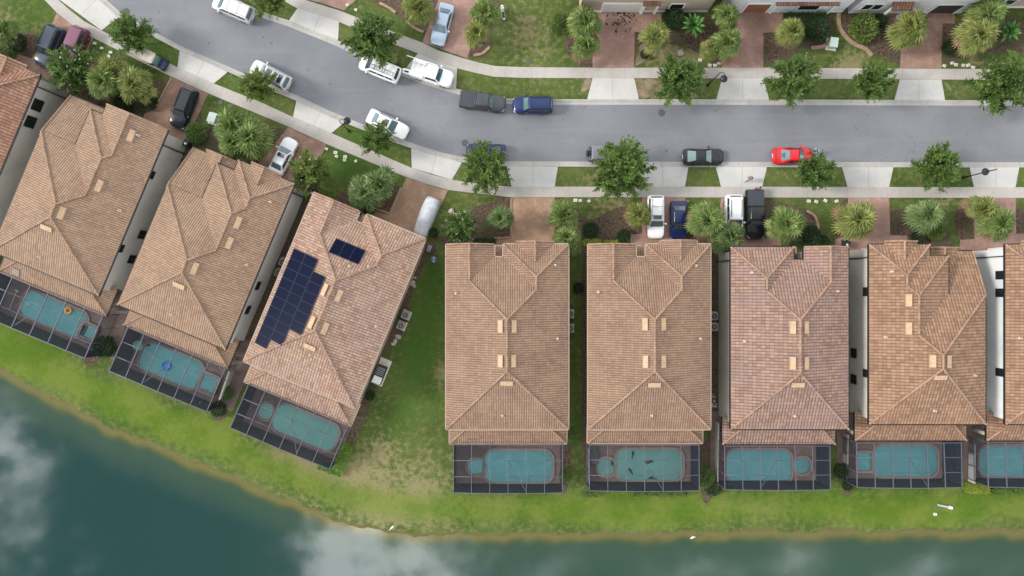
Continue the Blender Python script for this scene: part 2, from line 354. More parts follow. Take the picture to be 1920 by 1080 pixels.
def mat_screen(name, alpha, c=(.018, .020, .032)):
    m, t, b = new_mat(name); k = NT(t)
    k.set(b, 'Base Color', k.mix(k.noise(3.0, k.pos(), 2), c, tuple(x*1.35 for x in c))); b.inputs['Roughness'].default_value = .8; b.inputs['Specular IOR Level'].default_value = .2
    tr = k.n('ShaderNodeBsdfTransparent'); mx = k.n('ShaderNodeMixShader'); mx.inputs[0].default_value = alpha
    t.links.new(tr.outputs[0], mx.inputs[1]); t.links.new(b.outputs[0], mx.inputs[2])
    t.links.new(mx.outputs[0], t.nodes['Material Output'].inputs[0]); return m
M_SCR_TOP = mat_screen('roof_screen_mesh', .22, (.030, .034, .046))
M_SCR_OPEN = mat_screen('open_wall_screen_mesh', .42, (.02, .022, .034))
M_SCR_SIDE = mat_screen('wall_screen_mesh', .90, (.010, .013, .027))
def mat_poolwater(name, tint):
    m, t, b = new_mat(name); k = NT(t)
    tr = k.n('ShaderNodeBsdfTransparent'); k.set(tr, 'Color', k.mix(k.noise(.5, k.pos(), 3), tint, tuple(x*.86 for x in tint)))
    gl = k.n('ShaderNodeBsdfGlossy', {'Roughness': .06}); fr = k.n('ShaderNodeFresnel', {'IOR': 1.33})
    nm = k.bump(k.noise(3.0, k.pos(), 3), .08, .05); k.set(gl, 'Normal', nm); k.set(fr, 'Normal', nm)
    mx = k.n('ShaderNodeMixShader'); k.set(mx, 0, fr.outputs[0]); t.links.new(tr.outputs[0], mx.inputs[1]); t.links.new(gl.outputs[0], mx.inputs[2])
    t.links.new(mx.outputs[0], t.nodes['Material Output'].inputs[0]); t.nodes.remove(b); return m
M_POOL_B = mat_poolwater('blue_pool_water', (.60, .90, .92))
M_POOL_T = mat_poolwater('teal_pool_water', (.66, .90, .86))
def mat_lake():
    m, t, b = new_mat('lake_water'); k = NT(t); v = k.pos()
    d = k.m('ADD', k.attr('offshore'), k.m('MULTIPLY', k.m('SUBTRACT', k.noise(.35, v, 5, .6), .5), 1.3))
    sx_ = k.n('ShaderNodeSeparateXYZ'); k.set(sx_, 0, v)
    deep = k.mix(k.ramp(sx_.outputs[0], -58, 40), (.008, .034, .031), (.028, .058, .044))
    c = k.mix(k.ramp(d, .0, 1.1), (.125, .115, .036), (.070, .078, .026))
    c = k.mix(k.ramp(d, .5, 1.5), c, (.032, .060, .038))
    c = k.mix(k.ramp(d, 1.3, 6.0), c, deep)
    k.set(b, 'Base Color', c); b.inputs['Roughness'].default_value = .03; b.inputs['IOR'].default_value = 1.85
    k.set(b, 'Normal', k.bump(k.noise(1.6, v, 4, .6), .035, .03)); return m
M_LAKE = mat_lake()
# ------------------------------------------------------------------ ground, lake, road, pavements
SHORE = [(-2600,300),(-900,470),(-300,590),(0,698),(60,730),(100,752),(200,803),(300,842),(400,884),(500,925),(580,960),(650,984),(720,1000),(800,1006),(1000,1004),(1200,1004),(1400,1000),(1600,1000),(1920,998),(3000,1000)]
shx = np.array([P(*p)[0] for p in SHORE]); shy = np.array([P(*p)[1] for p in SHORE])
def shore_y(x): return np.interp(x, shx, shy) + (.13*np.sin(x*.7) + .11*np.sin(x*1.9+1) + .08*np.sin(x*4.1+2)) * (np.abs(x) < 90)

KN = [(-400,-560),(100,-190),(300,-85),(400,-28),(477,17),(544,39),(632,75),(700,107),(750,128),(800,148),(855,166),(905,179),(945,184.5),(1000,186),(1300,186),(1920,188),(3600,190)]   # back of the north kerb
AN = [(-406,-550),(92,-180),(293,-74),(394,-18),(473,27),(540,49),(627,84),(695,117),(745,138),(796,158),(852,175),(902,188),(945,194),(1000,196),(1300,196),(1920,198),(3600,200)]        # edge of the asphalt
AS = [(-600,-430),(-80,-150),(130,-46),(200,0),(226,24),(283,56),(343,88),(431,126),(467,142),(556,178),(616,207),(676,231),(764,265),(800,277),(830,286),(866,294),(910,299),(955,302),(1200,303),(1920,304),(3600,305)]
KS = [(-606,-420),(-86,-141),(124,-38),(191,5),(219,31),(278,64),(338,96),(426,134),(462,150),(551,187),(611,216),(671,240),(759,274),(796,286),(827,295),(864,304),(908,309),(955,312),(1200,313),(1920,314),(3600,315)]
def inside(poly, x, y):
    r = np.zeros(x.shape, bool); n = len(poly)
    for i in range(n):
        x0, y0 = poly[i]; x1, y1 = poly[(i+1) % n]
        c = ((y0 > y) != (y1 > y)) & (x < (x1-x0)*(y-y0)/((y1-y0) if y1 != y0 else 1e-9) + x0); r ^= c
    return r
mid = lambda a, b: [((p[0]+q[0])/2, (p[1]+q[1])/2) for p, q in zip(a, b)]
road_poly = [P(*p) for p in KN] + [P(*p) for p in KS[::-1]]

xs = np.concatenate([[-2500,-1200,-600,-300,-180,-120,-90,-75], np.arange(-66, 66.01, .5), [75,90,120,180,300,600,1200,2500]])
ys = np.concatenate([[-2500,-1200,-700,-420,-340,-300,-200,-120,-80,-60], np.arange(-40, 36.01, .5), [42,50,65,90,150,300,600,1200,2500]])
X, Y = np.meshgrid(xs, ys); d_off = shore_y(X) - Y
Z = np.where(d_off > -1.5, -np.clip((d_off+.55)*.52, 0, 3.0), 0.0)
Z = np.where(Y < -330, 0.5, Z)
Z[inside(road_poly, X, Y)] = -.22
rg = np.random.default_rng(3)
def gblob(px, py, r, amt, ax=1.0):
    x, y = P(px, py); r = r/16
    return amt*np.exp(-(((X-x)/(r*ax))**2 + ((Y-y)/r)**2))
dry = sum(gblob(*b) for b in [(650,900,60,.75,1.4),(720,960,40,.55,1.6),(800,900,60,.5),(560,862,34,.6,2.2),(470,830,30,.35,2),(830,700,22,.65),(720,845,30,.45),(950,945,14,.7,4),(820,960,40,.4,2),
    (1440,945,26,.6,4),(1180,950,16,.3,3),(1620,940,22,.35,2),(1760,950,16,.4,3),(1000,80,50,.42,1),(980,30,40,.3),(1010,160,22,.25,3),(1230,165,20,.8,2),(1300,170,16,.6,2),(1145,155,10,.9,1.2),(1120,155,16,.4),
    (1240,100,28,.7,2),(1300,110,22,.5),(1130,330,18,.55,2.2),(1290,380,20,.35),(1150,390,26,.55,2),(900,375,18,.4,2),(1740,330,16,.4,2),(1760,385,16,.55,2),(1600,110,24,.5,2),(1660,165,12,.3,3),(1800,165,14,.3,3),(10,40,26,.5),
    (740,110,16,.35,2),(1590,130,14,.6,1.6),(1830,115,14,.5,2),(1480,330,12,.25,3),(130,690,20,.3,2),(300,760,20,.35,2.5),(500,240,14,.3,2),(1085,900,22,.35,.5),(1330,950,14,.4,3)])
lush = sum(gblob(*b) for b in [(745,785,46,.75,1.1),(785,700,50,.75,.9),(800,600,60,.8,.7),(812,520,50,.8,.6),(770,650,40,.6),(820,760,40,.45,.7),(830,880,20,.5),(770,870,26,.4),(440,745,34,.9,.4),(225,650,30,.9,.4),(60,20,40,.7,1.1),(100,110,30,.5),
    (280,100,60,.8,1),(480,160,60,.6,1),(690,260,60,.7,1.2),(650,320,50,.7,1.1),(420,215,36,.6),(240,190,36,.7),(780,60,40,.5),(1085,620,30,.7,.4),(1085,800,40,.8,.4),(1570,830,24,.6,.5),(1330,900,24,.6,.6),
    (1720,440,20,.5),(1545,400,26,.6,.7),(1440,950,40,.3,2),(1530,955,30,.55,.8),(1670,950,30,.6,.8),(1830,950,40,.6,1),(1060,950,26,.4,2),(880,960,26,.35,2),(840,830,26,.5,.6),(1340,330,16,.3),(950,560,30,.4)])
bright = np.where((d_off < 0) & (d_off > -14), np.exp(-((d_off+3.4)/2.4)**2)*.95, 0) + sum(gblob(*b) for b in [(60,650,60,.75,1.6),(240,740,30,.6,2),(330,800,30,.5,2),(60,110,20,.3),(1200,975,24,.5,5),(1700,975,26,.6,5),(420,800,40,.4,2)])
bank = np.where(d_off > -2.2, np.exp(-((d_off-.05)/.42)**2), 0) + np.where(d_off > .2, .9, 0)
nx, ny = len(xs), len(ys)
me = bpy.data.meshes.new('ground')
idx = np.arange(nx*ny).reshape(ny, nx)
quads = np.stack([idx[:-1,:-1], idx[:-1,1:], idx[1:,1:], idx[1:,:-1]], -1).reshape(-1, 4)
Zj = Z + np.where((np.abs(X) < 66) & (Z > -.1) & (d_off < -2), -np.abs(rg.normal(0, .012, Z.shape)), 0)
me.from_pydata(np.stack([X.ravel(), Y.ravel(), Zj.ravel()], 1).tolist(), [], quads.tolist())
for nm, a in (('dry', dry), ('lush', lush), ('bright', bright), ('bank', bank)):
    at = me.attributes.new(nm, 'FLOAT', 'POINT'); at.data.foreach_set('value', a.ravel().astype(np.float32))
me.materials.append(M_LAWN); me.shade_smooth()
o = bpy.data.objects.new('ground', me); COL.objects.link(o); structure(o)

# lake surface: rows of vertices at set distances from the shore line
lx = np.concatenate([[-2400,-1000,-500,-250,-140,-100,-80], np.arange(-68, 68.1, 1.0), [80,100,140,250,500,1000,2400]])
offs = [-.6,0,.4,.8,1.2,1.8,2.5,3.5,5,8,12,20,40,90,285]
me = bpy.data.meshes.new('lake_water'); vs = []; at_ = []
for q in offs:
    for x in lx:
        y = float(shore_y(x)) - q
        vs.append((x, max(y, -332), -.30)); at_.append(q)
n = len(lx); fs = [(r*n+i+n, r*n+i+n+1, r*n+i+1, r*n+i) for r in range(len(offs)-1) for i in range(n-1)]
me.from_pydata(vs, [], fs); a = me.attributes.new('offshore', 'FLOAT', 'POINT'); a.data.foreach_set('value', at_)
me.materials.append(M_LAKE); o = bpy.data.objects.new('lake_water', me); COL.objects.link(o); structure(o)

def resample(poly, step):
    pts = [Vector((*p, 0)) for p in poly]; out = [pts[0]]
    for a, b in zip(pts, pts[1:]):
        k = max(1, int((b-a).length/step))
        for i in range(1, k+1): out.append(a.lerp(b, i/k))
    return out
def strip(name, A, B, z, m, zb=None, thick=.0, step=2.0):
    """ribbon between two paired pixel polylines; UV u = metres along it"""
    a = []; b = []
    for i in range(len(A)-1):
        p0, p1, q0, q1 = [Vector((*P(*t), 0)) for t in (A[i], A[i+1], B[i], B[i+1])]
        k = max(1, int((p1-p0).length/step))
        for j in range(k): a.append(p0.lerp(p1, j/k)); b.append(q0.lerp(q1, j/k))
    a.append(Vector((*P(*A[-1]), 0))); b.append(Vector((*P(*B[-1]), 0)))
    mb = MB(); u = 0; zb = z if zb is None else zb
    for i in range(len(a)-1):
        u2 = u + (a[i+1]-a[i]).length
        q = [(a[i].x,a[i].y,z),(a[i+1].x,a[i+1].y,z),(b[i+1].x,b[i+1].y,zb),(b[i].x,b[i].y,zb)]
        w = (a[i]-b[i]).length; uv = [(u,0),(u2,0),(u2,w),(u,w)]
        if (Vector(q[1])-Vector(q[0])).cross(Vector(q[3])-Vector(q[0])).z < 0: q = q[::-1]; uv = uv[::-1]
        mb.face(q, uv)
        if thick:
            for s, t in ((a, z), (b, zb)):
                mb.face([(s[i].x,s[i].y,t),(s[i+1].x,s[i+1].y,t),(s[i+1].x,s[i+1].y,t-thick),(s[i].x,s[i].y,t-thick)], [(u,0)]*4)
        u = u2
    return structure(mb.build(name, m))
def loft_road():
    a = resample([P(*p) for p in AN], 2); b = resample([P(*p) for p in AS], 2)
    def par(l):
        t = [0]
        for p, q in zip(l, l[1:]): t.append(t[-1]+(q-p).length)
        return [x/t[-1] for x in t]
    poly = [(p.x, p.y, -.10) for p in a] + [(p.x, p.y, -.10) for p in b[::-1]]
    bm = bmesh.new(); vv = [bm.verts.new(p) for p in poly]; f = bm.faces.new(vv)
    bmesh.ops.triangulate(bm, faces=[f]); bm.normal_update()
    if sum(f.normal.z for f in bm.faces) < 0: bmesh.ops.reverse_faces(bm, faces=bm.faces)
    me = bpy.data.meshes.new('road'); bm.to_mesh(me); bm.free(); me.materials.append(M_ASPH)
    o = bpy.data.objects.new('road', me); COL.objects.link(o); structure(o)
loft_road()
def kerb(name, A, K):
    """valley kerb: gutter pan beside the asphalt, rising to the back edge"""
    a = [Vector((*P(*p), 0)) for p in A]; b = [Vector((*P(*p), 0)) for p in K]; mb = MB(); u = 0
    prof = [(0,-.094),(.45,-.11),(.62,-.045),(.80,.012),(1.0,.022),(1.0,-.3)]
    for i in range(len(a)-1):
        kk = max(1, int((a[i+1]-a[i]).length/3))
        for j in range(kk):
            t0, t1 = j/kk, (j+1)/kk
            a0, a1, b0, b1 = a[i].lerp(a[i+1], t0), a[i].lerp(a[i+1], t1), b[i].lerp(b[i+1], t0), b[i].lerp(b[i+1], t1)
            u2 = u + (a1-a0).length
            for (s, z), (s2, z2) in zip(prof, prof[1:]):
                q = [(*a0.lerp(b0, s).xy, z), (*a1.lerp(b1, s).xy, z), (*a1.lerp(b1, s2).xy, z2), (*a0.lerp(b0, s2).xy, z2)]
                uv = [(u,s),(u2,s),(u2,s2),(u,s2)]
                if (Vector(q[1])-Vector(q[0])).cross(Vector(q[3])-Vector(q[0])).z < 0: q = q[::-1]; uv = uv[::-1]
                mb.face(q, uv)
            u = u2
    return structure(mb.build(name, M_KERB))
kerb('kerb', AN, KN); kerb('kerb', AS, KS)
# footpaths
strip('sidewalk', [(-420,-260),(40,-30),(84,0),(107,24),(138,49),(175,71),(265,116),(322,144),(390,175),(480,212),(540,237),(612,270),(762,332),(800,345),(840,356),(880,361),(920,365),(955,369.5),(1200,370),(1920,371),(3500,373)],
      [(-410,-280),(60,-50),(110,0),(130,18),(158,40),(192,58),(278,101),(335,127),(402,157),(492,193),(550,220),(622,250),(772,315),(808,327),(847,337),(885,343),(922,347),(957,350),(1200,350),(1920,351),(3500,353)], .030, M_WALK, thick=.05)
strip('sidewalk', [(-300,-520),(200,-205),(380,-100),(522,-26),(566,-2),(637,20),(727,56),(792,80),(820,94),(867,109),(900,118),(930,124),(980,126),(1111,127),(1431,127),(1920,130),(3500,134)],
      [(-310,-500),(190,-190),(370,-85),(512,-10),(556,15),(628,38),(715,74),(783,100),(810,112),(857,128),(893,137),(927,144),(980,146),(1111,146.5),(1431,147),(1920,150),(3500,154)], .030, M_WALK, thick=.05)
def quad_sheet(name, pts, z, m, thick=.05, drop=None):
    """pts in pixels; first two points lie on the street side and sit lower when drop is given"""
    q = [(*P(*p), z if (drop is None or i > 1) else drop) for i, p in enumerate(pts)]
    mb = MB(); uv = []
    o = Vector(q[0]); e = (Vector(q[1])-o).normalized(); f = Vector((-e.y, e.x, 0))
    for p in q: d = Vector(p)-o; uv.append((d.dot(e), d.dot(f)))
    nrm = (Vector(q[1])-Vector(q[0])).cross(Vector(q[2])-Vector(q[0]))
    if nrm.z < 0: q = q[::-1]; uv = uv[::-1]
    mb.face(q, uv)
    n = len(q)
    for i in range(n):
        a, b = q[i], q[(i+1) % n]; mb.face([a, (a[0],a[1],a[2]-thick), (b[0],b[1],b[2]-thick), b], [(0,0)]*4)
    return structure(mb.build(name, m))
for p in ([(183,-4),(222,33),(190.5,57),(110,-2)], [(337,94.5),(427,135),(401,156.6),(333,126)], [(556,188.5),(645,230),(621.5,249.6),(549.5,219.6)],
          [(771,278),(866,305),(847.6,337),(772,314.8)], [(950,311.5),(1046,312.8),(1040,350),(959,350)], [(1193,313),(1291,313),(1284,350),(1204,350)],
          [(1342,313),(1438,313.2),(1429,350.3),(1352,350.2)], [(1579,313.5),(1675,313.7),(1667,350.7),(1589,350.6)], [(1818,314),(1911,314),(1904,351),(1826,351)],
          [(634,75.5),(542,38.4),(558,15.4),(635.6,40.5)], [(855,166),(758,131),(783.6,100.4),(857,128)], [(1198,186),(1101,186),(1111,146.6),(1189,146.8)],
          [(1442,186.4),(1343,186.3),(1354,147),(1431,147)], [(1772,187.5),(1677,187.3),(1687,149),(1765,149.3)], [(2016,188),(1920,188),(1930,150),(2008,150)], [(2060,315),(2150,315),(2143,352),(2067,352)]):
    quad_sheet('driveway_apron', p, .026, M_APRON, drop=.016)
# paver driveways (first point pair towards the street)
def pave(pts, m, z=.021):
    mb = MB(); mb.prism([P(*p) for p in pts], -.03, z); return structure(mb.build('driveway', m))
pave([(107,24.5),(138,49.5),(175,71.5),(163,100),(150,130),(116,205),(80,190),(20,160),(30,100),(60,110),(76,90)], M_PAV_BRN)
pave([(322,145),(390,176),(350,262),(330,300),(262,250),(270,215),(292,203)], M_PAV_BRN)
pave([(540,238),(612,270.5),(575,360),(548,400),(470,320),(500,290)], M_PAV_BRN)
pave([(762,333),(800,346),(840,357),(815,410),(800,450),(790,475),(690,420),(700,390),(731,400)], M_PAV_TAN)
pave([(958,370),(1040,370.2),(1040,470),(925,470),(928,447),(958,445)], M_PAV_TAN)
pave([(1204,370.5),(1284,370.7),(1284,475),(1180,475),(1182,440),(1204,438)], M_PAV_RED)
pave([(1352,370.8),(1430,371),(1432,446),(1464,447),(1464,475),(1340,475)], M_PAV_RED)
pave([(1590,371),(1667,371),(1669,441),(1701,442),(1701,475),(1565,480),(1565,450),(1590,440)], M_PAV_RED)
pave([(1826,371.2),(1904,371.3),(1905,438),(1930,438),(1930,480),(1800,480),(1800,450),(1827,448)], M_PAV_RED)
pave([(600,5),(566,-3),(600,-60),(690,-20),(645,19.4)], M_PAV_RED)
pave([(876,109.5),(792,79.6),(830,-20),(925,-20),(905,10)], M_PAV_RED)
pave([(1189,126.5),(1111,126.4),(1111,0),(1240,0),(1240,60),(1190,60)], M_PAV_RED)
pave([(1431,126.7),(1354,126.6),(1354,0),(1470,0),(1466,58),(1431,62)], M_PAV_RED)
pave([(1765,128.5),(1687,128),(1690,90),(1660,60),(1660,20),(1790,20),(1790,44),(1767,44)], M_PAV_BRN)
# planting beds
def smooth_poly(pts, n=4):
    out = []; m = len(pts)
    for i in range(m):
        p0, p1, p2, p3 = [Vector(pts[(i+k-1) % m]) for k in range(4)]
        for j in range(n):
            t = j/n
            out.append(tuple(0.5*((2*p1)+(-p0+p2)*t+(2*p0-5*p1+4*p2-p3)*t*t+(-p0+3*p1-3*p2+p3)*t**3)))
    return out
bedz = [.0060]
def bed(pts, m=M_MULCH, name='mulch_bed', smooth=True):
    bedz[0] += .0002
    pp = [P(*p) for p in pts]
    if smooth: pp = smooth_poly(pp)
    mb = MB(); mb.prism(pp, -.04, bedz[0] + .004); return structure(mb.build(name, m))
bed([(20,62),(66,62),(75,85),(58,108),(64,120),(40,135),(-10,100),(-10,70)])
bed([(100,120),(150,95),(180,112),(215,150),(290,150),(312,158),(290,205),(262,225),(150,200),(110,170)])
bed([(330,270),(360,235),(400,240),(470,240),(535,245),(505,290),(480,330),(420,290),(360,270)])
bed([(560,360),(585,372),(620,385),(640,360),(700,350),(752,352),(732,400),(700,395),(690,420),(640,400),(590,370),(550,345)])
bed([(820,455),(830,420),(838,405),(870,398),(905,384),(956,372),(958,445),(925,452),(880,460)])
bed([(1040,371),(1070,382),(1100,410),(1120,408),(1150,392),(1180,385),(1204,384),(1205,438),(1182,441),(1180,460),(1095,462),(1040,460)])
bed([(1290,400),(1330,384),(1350,400),(1352,455),(1330,465),(1290,460)])
bed([(1433,372),(1450,376),(1500,390),(1520,398),(1534,420),(1532,450),(1500,456),(1464,450),(1434,446)])
bed([(1565,400),(1580,378),(1592,374),(1592,440),(1568,448)])
bed([(1668,400),(1700,392),(1752,398),(1768,420),(1785,465),(1700,470),(1700,442),(1670,440)])
bed([(1790,400),(1808,384),(1826,376),(1827,448),(1800,455),(1795,430)])
bed([(1905,396),(1930,390),(1940,440),(1905,440)])
bed([(700,-10),(708,10),(740,22),(760,40),(790,60),(795,74),(812,40),(830,-10)])
bed([(905,12),(930,-5),(938,18),(922,60),(922,88),(905,108),(880,103),(888,60)])
bed([(1075,60),(1105,70),(1112,124),(1090,126),(1065,100),(1060,80)])
bed([(1190,40),(1200,30),(1335,30),(1352,40),(1353,120),(1290,90),(1240,82),(1215,104),(1192,122)])
bed([(1432,62),(1468,58),(1470,30),(1556,30),(1560,66),(1535,88),(1500,92),(1470,118),(1434,122)])
bed([(1580,25),(1660,30),(1660,60),(1688,92),(1686,122),(1660,106),(1634,102),(1600,80),(1576,50)])
bed([(1767,44),(1790,40),(1880,30),(1930,50),(1930,95),(1860,98),(1800,112),(1768,122)])
for pts in ([(1190,150),(1230,150),(1232,170),(1214,184),(1196,180)], [(1096,150),(1108,148),(1104,166),(1090,172)], [(1205,80),(1262,84),(1270,100),(1215,112),(1192,122)]):
    bed(pts, M_DIRT, 'bare_soil')
# side strips between the houses
bed([(806,452),(818,468),(792,505),(772,556),(763,617),(724,665),(704,727),(680,795),(650,800),(780,480)]); bed([(1092,470),(1106,470),(1106,830),(1092,830)]); bed([(1328,470),(1372,470),(1372,800),(1335,930),(1316,930),(1312,820),(1330,800)])
bed([(1580,470),(1640,470),(1640,800),(1602,912),(1584,925),(1574,830)]); bed([(1840,470),(1890,470),(1880,800),(1852,910),(1822,912),(1830,800)])
bed([(560,380),(600,350),(470,690),(430,690)]); bed([(340,250),(370,262),(210,640),(160,640)]); bed([(70,130),(130,150),(-20,420),(-60,400)])
bed([(395,700),(440,700),(428,760),(420,785),(398,780)]); bed([(176,592),(222,570),(238,600),(220,640),(160,672)]); bed([(640,795),(690,770),(676,800),(660,850),(640,860)]); bed([(1052,845),(1070,835),(1066,905),(1054,925)])
def edging(pts, w=.22):
    pp = [Vector((*P(*p), 0)) for p in pts]; q = []
    for i in range(len(pp)-1):
        for j in range(4):
            p0, p1, p2, p3 = pp[max(i-1,0)], pp[i], pp[i+1], pp[min(i+2,len(pp)-1)]; t = j/4
            q.append(0.5*((2*p1)+(-p0+p2)*t+(2*p0-5*p1+4*p2-p3)*t*t+(-p0+3*p1-3*p2+p3)*t**3))
    q.append(pp[-1]); mb = MB()
    for a, b in zip(q, q[1:]): mb.bar((a.x,a.y,.05), (b.x,b.y,.05), w, .14)
    return structure(mb.build('bed_edging', M_EDGING))
edging([(1572,12),(1573,48),(1583,66),(1600,82),(1622,92),(1634,105)], .45); edging([(1520,90),(1545,86),(1560,70)], .4); edging([(1512,396),(1526,404),(1533,422),(1534,446)], .3)
edging([(712,6),(728,14),(742,24)], .3); edging([(888,104),(905,100),(918,88)], .3); edging([(762,40),(780,54),(794,60)], .3)
edging([(752,352),(745,370),(731,400)], .25); edging([(731,400),(703,391)], .2); edging([(925,447),(958,445)], .2); edging([(958,445),(958,372)], .16); edging([(292,203),(322,146)], .18)
# ------------------------------------------------------------------ houses
SL = .42; EAVE = 5.6; KE = (HC-EAVE)/(HC*16)     # roof pitch, upper eave height, metres per photo pixel at the eave
def clip_poly(poly, a, b, c):
    """keep the part of a convex polygon where a*x+b*y+c >= 0"""
    out = []; n = len(poly)
    for i in range(n):
        p, q = poly[i], poly[(i+1) % n]; dp, dq = a*p[0]+b*p[1]+c, a*q[0]+b*q[1]+c
        if dp >= 0: out.append(p)
        if (dp > 0 and dq < 0) or (dp < 0 and dq > 0):
            t = dp/(dp-dq); out.append((p[0]+t*(q[0]-p[0]), p[1]+t*(q[1]-p[1])))
    return out
def parea(p): return abs(sum(p[i][0]*p[(i+1) % len(p)][1]-p[(i+1) % len(p)][0]*p[i][1] for i in range(len(p))))/2 if len(p) > 2 else 0
class Solid:
    """one roof volume: rectangle in house plan, planes rising from the named eaves (L, R, F=street, B=lake)"""
    def __init__(s, x0, y0, x1, y1, sides='LRFB', ze=EAVE, fp=None, sl=SL, walls=True, inset=.42, catch=None):
        s.r = fp or (x0, y0, x1, y1); s.ze = ze; s.walls = walls; s.inset = inset; s.pl = []
        if 'L' in sides: s.pl.append((sl, 0, ze - sl*x0, 'L'))
        if 'R' in sides: s.pl.append((-sl, 0, ze + sl*x1, 'R'))
        if 'B' in sides: s.pl.append((0, sl, ze - sl*y0, 'B'))
        if 'F' in sides: s.pl.append((0, -sl, ze + sl*y1, 'F'))
    def poly(s, d=0.0):
        x0, y0, x1, y1 = s.r; return [(x0+d, y0+d), (x1-d, y0+d), (x1-d, y1-d), (x0+d, y1-d)]
    def z(s, x, y): return min(a*x+b*y+c for a, b, c, _ in s.pl)
    def has(s, x, y, d=0.0): return s.r[0]+d <= x <= s.r[2]-d and s.r[1]+d <= y <= s.r[3]-d
def roof_z(solids, x, y):
    return max([s.z(x, y) for s in solids if s.has(x, y)] or [-1])

class House:
    def __init__(h, bl_px, rot=0.0):
        x, y = P(*bl_px, EAVE); h.o = Vector((x, y)); h.rot = rot; h.c, h.s = math.cos(rot), math.sin(rot); h.solids = []
    def loc(h, px, py, z=EAVE):
        x, y = P(px, py, z); dx, dy = x-h.o.x, y-h.o.y; return (dx*h.c+dy*h.s, -dx*h.s+dy*h.c)
    def on_roof(h, px, py):
        z = 7.0
        for _ in range(8):
            x, y = h.loc(px, py, z); t = roof_z(h.solids, x, y); z = t if t > 0 else z
        return x, y, z
    def bbox(h, pts, z):
        q = [h.loc(*p, z) for p in pts]; return (min(p[0] for p in q), min(p[1] for p in q), max(p[0] for p in q), max(p[1] for p in q))

def build_roof(solids, parent, tile, name='roof'):
    mb = MB(); TH = .16
    def uvf(k, x, y, z):
        run = {'L': x, 'R': -x, 'B': y, 'F': -y}[k]; al = y if k in 'LR' else x
        return (al, run*math.sqrt(1+SL*SL))
    for i, s in enumerate(solids):
        for (a, b, c, k) in s.pl:
            cell = s.poly()
            for (a2, b2, c2, k2) in s.pl:
                if k2 != k: cell = clip_poly(cell, a2-a, b2-b, c2-c)
            pieces = [cell]
            for j, t in enumerate(solids):
                if j == i or s.ze < t.ze-1: continue
                eps = 1e-4 if j > i else -1e-4
                x0, y0, x1, y1 = t.r
                hp = [(1,0,-x0), (-1,0,x1), (0,1,-y0), (0,-1,y1)] + [(a2-a, b2-b, c2-c-eps) for a2, b2, c2, _ in t.pl]
                new = []
                for p in pieces:
                    rest = p
                    for h in hp:
                        out = clip_poly(rest, -h[0], -h[1], -h[2])
                        if parea(out) > 1e-3: new.append(out)
                        rest = clip_poly(rest, *h)
                        if parea(rest) < 1e-4: rest = []; break
                pieces = new
            for p in pieces:
                if parea(p) < 2e-3: continue
                area = sum(p[q][0]*p[(q+1) % len(p)][1]-p[(q+1) % len(p)][0]*p[q][1] for q in range(len(p)))
                if area < 0: p = p[::-1]
                top = [(x, y, a*x+b*y+c) for x, y in p]
                mb.face(top, [uvf(k, *v) for v in top])
                low = [(x, y, z-TH) for x, y, z in top]; mb.face(low[::-1], [(0,0)]*len(low))
                for q in range(len(top)):
                    r = (q+1) % len(top); mb.face([top[q], low[q], low[r], top[r]], [(0,0)]*4)
    return mb.build(name, tile, parent)

def roof_lines(solids):
    """visible hip / ridge lines and gable rakes of a set of roof volumes"""
    caps, rakes, eaves = [], [], []
    for i, s in enumerate(solids):
        seen = set()
        for (a, b, c, k) in s.pl:
            cell = s.poly()
            for (a2, b2, c2, k2) in s.pl:
                if k2 != k: cell = clip_poly(cell, a2-a, b2-b, c2-c)
            for q in range(len(cell)):
                p, r = cell[q], cell[(q+1) % len(cell)]
                L = math.dist(p, r)
                if L < .15: continue
                m = ((p[0]+r[0])/2, (p[1]+r[1])/2)
                edge = not s.has(*m, .01)
                key = tuple(sorted([(round(p[0],2), round(p[1],2)), (round(r[0],2), round(r[1],2))]))
                if key in seen: continue
                seen.add(key)
                zp, zr = s.z(*p), s.z(*r)
                n = max(2, int(L/.12)); run = []
                for t in range(n+1):
                    x, y = p[0]+(r[0]-p[0])*t/n, p[1]+(r[1]-p[1])*t/n; z = s.z(x, y)
                    ok = all(not u.has(x, y) or u.z(x, y) <= z + .03 for u in solids if u is not s)
                    if not edge and ok:   # a true ridge: the finished roof falls away on both sides of it
                        ux, uy = (r[1]-p[1])/L*.3, -(r[0]-p[0])/L*.3
                        ok = all(roof_z(solids, x+q_*ux, y+q_*uy) < z-.02 for q_ in (1, -1))
                    if edge and ok:   # drop eaves buried inside another volume's footprint at the same level
                        ok = not any(u.has(x, y, -.01) and abs(u.z(x, y)-z) < .04 for u in solids[:i])
                    if ok: run.append((x, y, z))
                    if (not ok or t == n) and run:
                        if math.dist(run[0], run[-1]) > .3:
                            (caps if not edge else (eaves if abs(zp-zr) < .02 else rakes)).append((run[0], run[-1], k))
                        run = []
    return caps, rakes, eaves

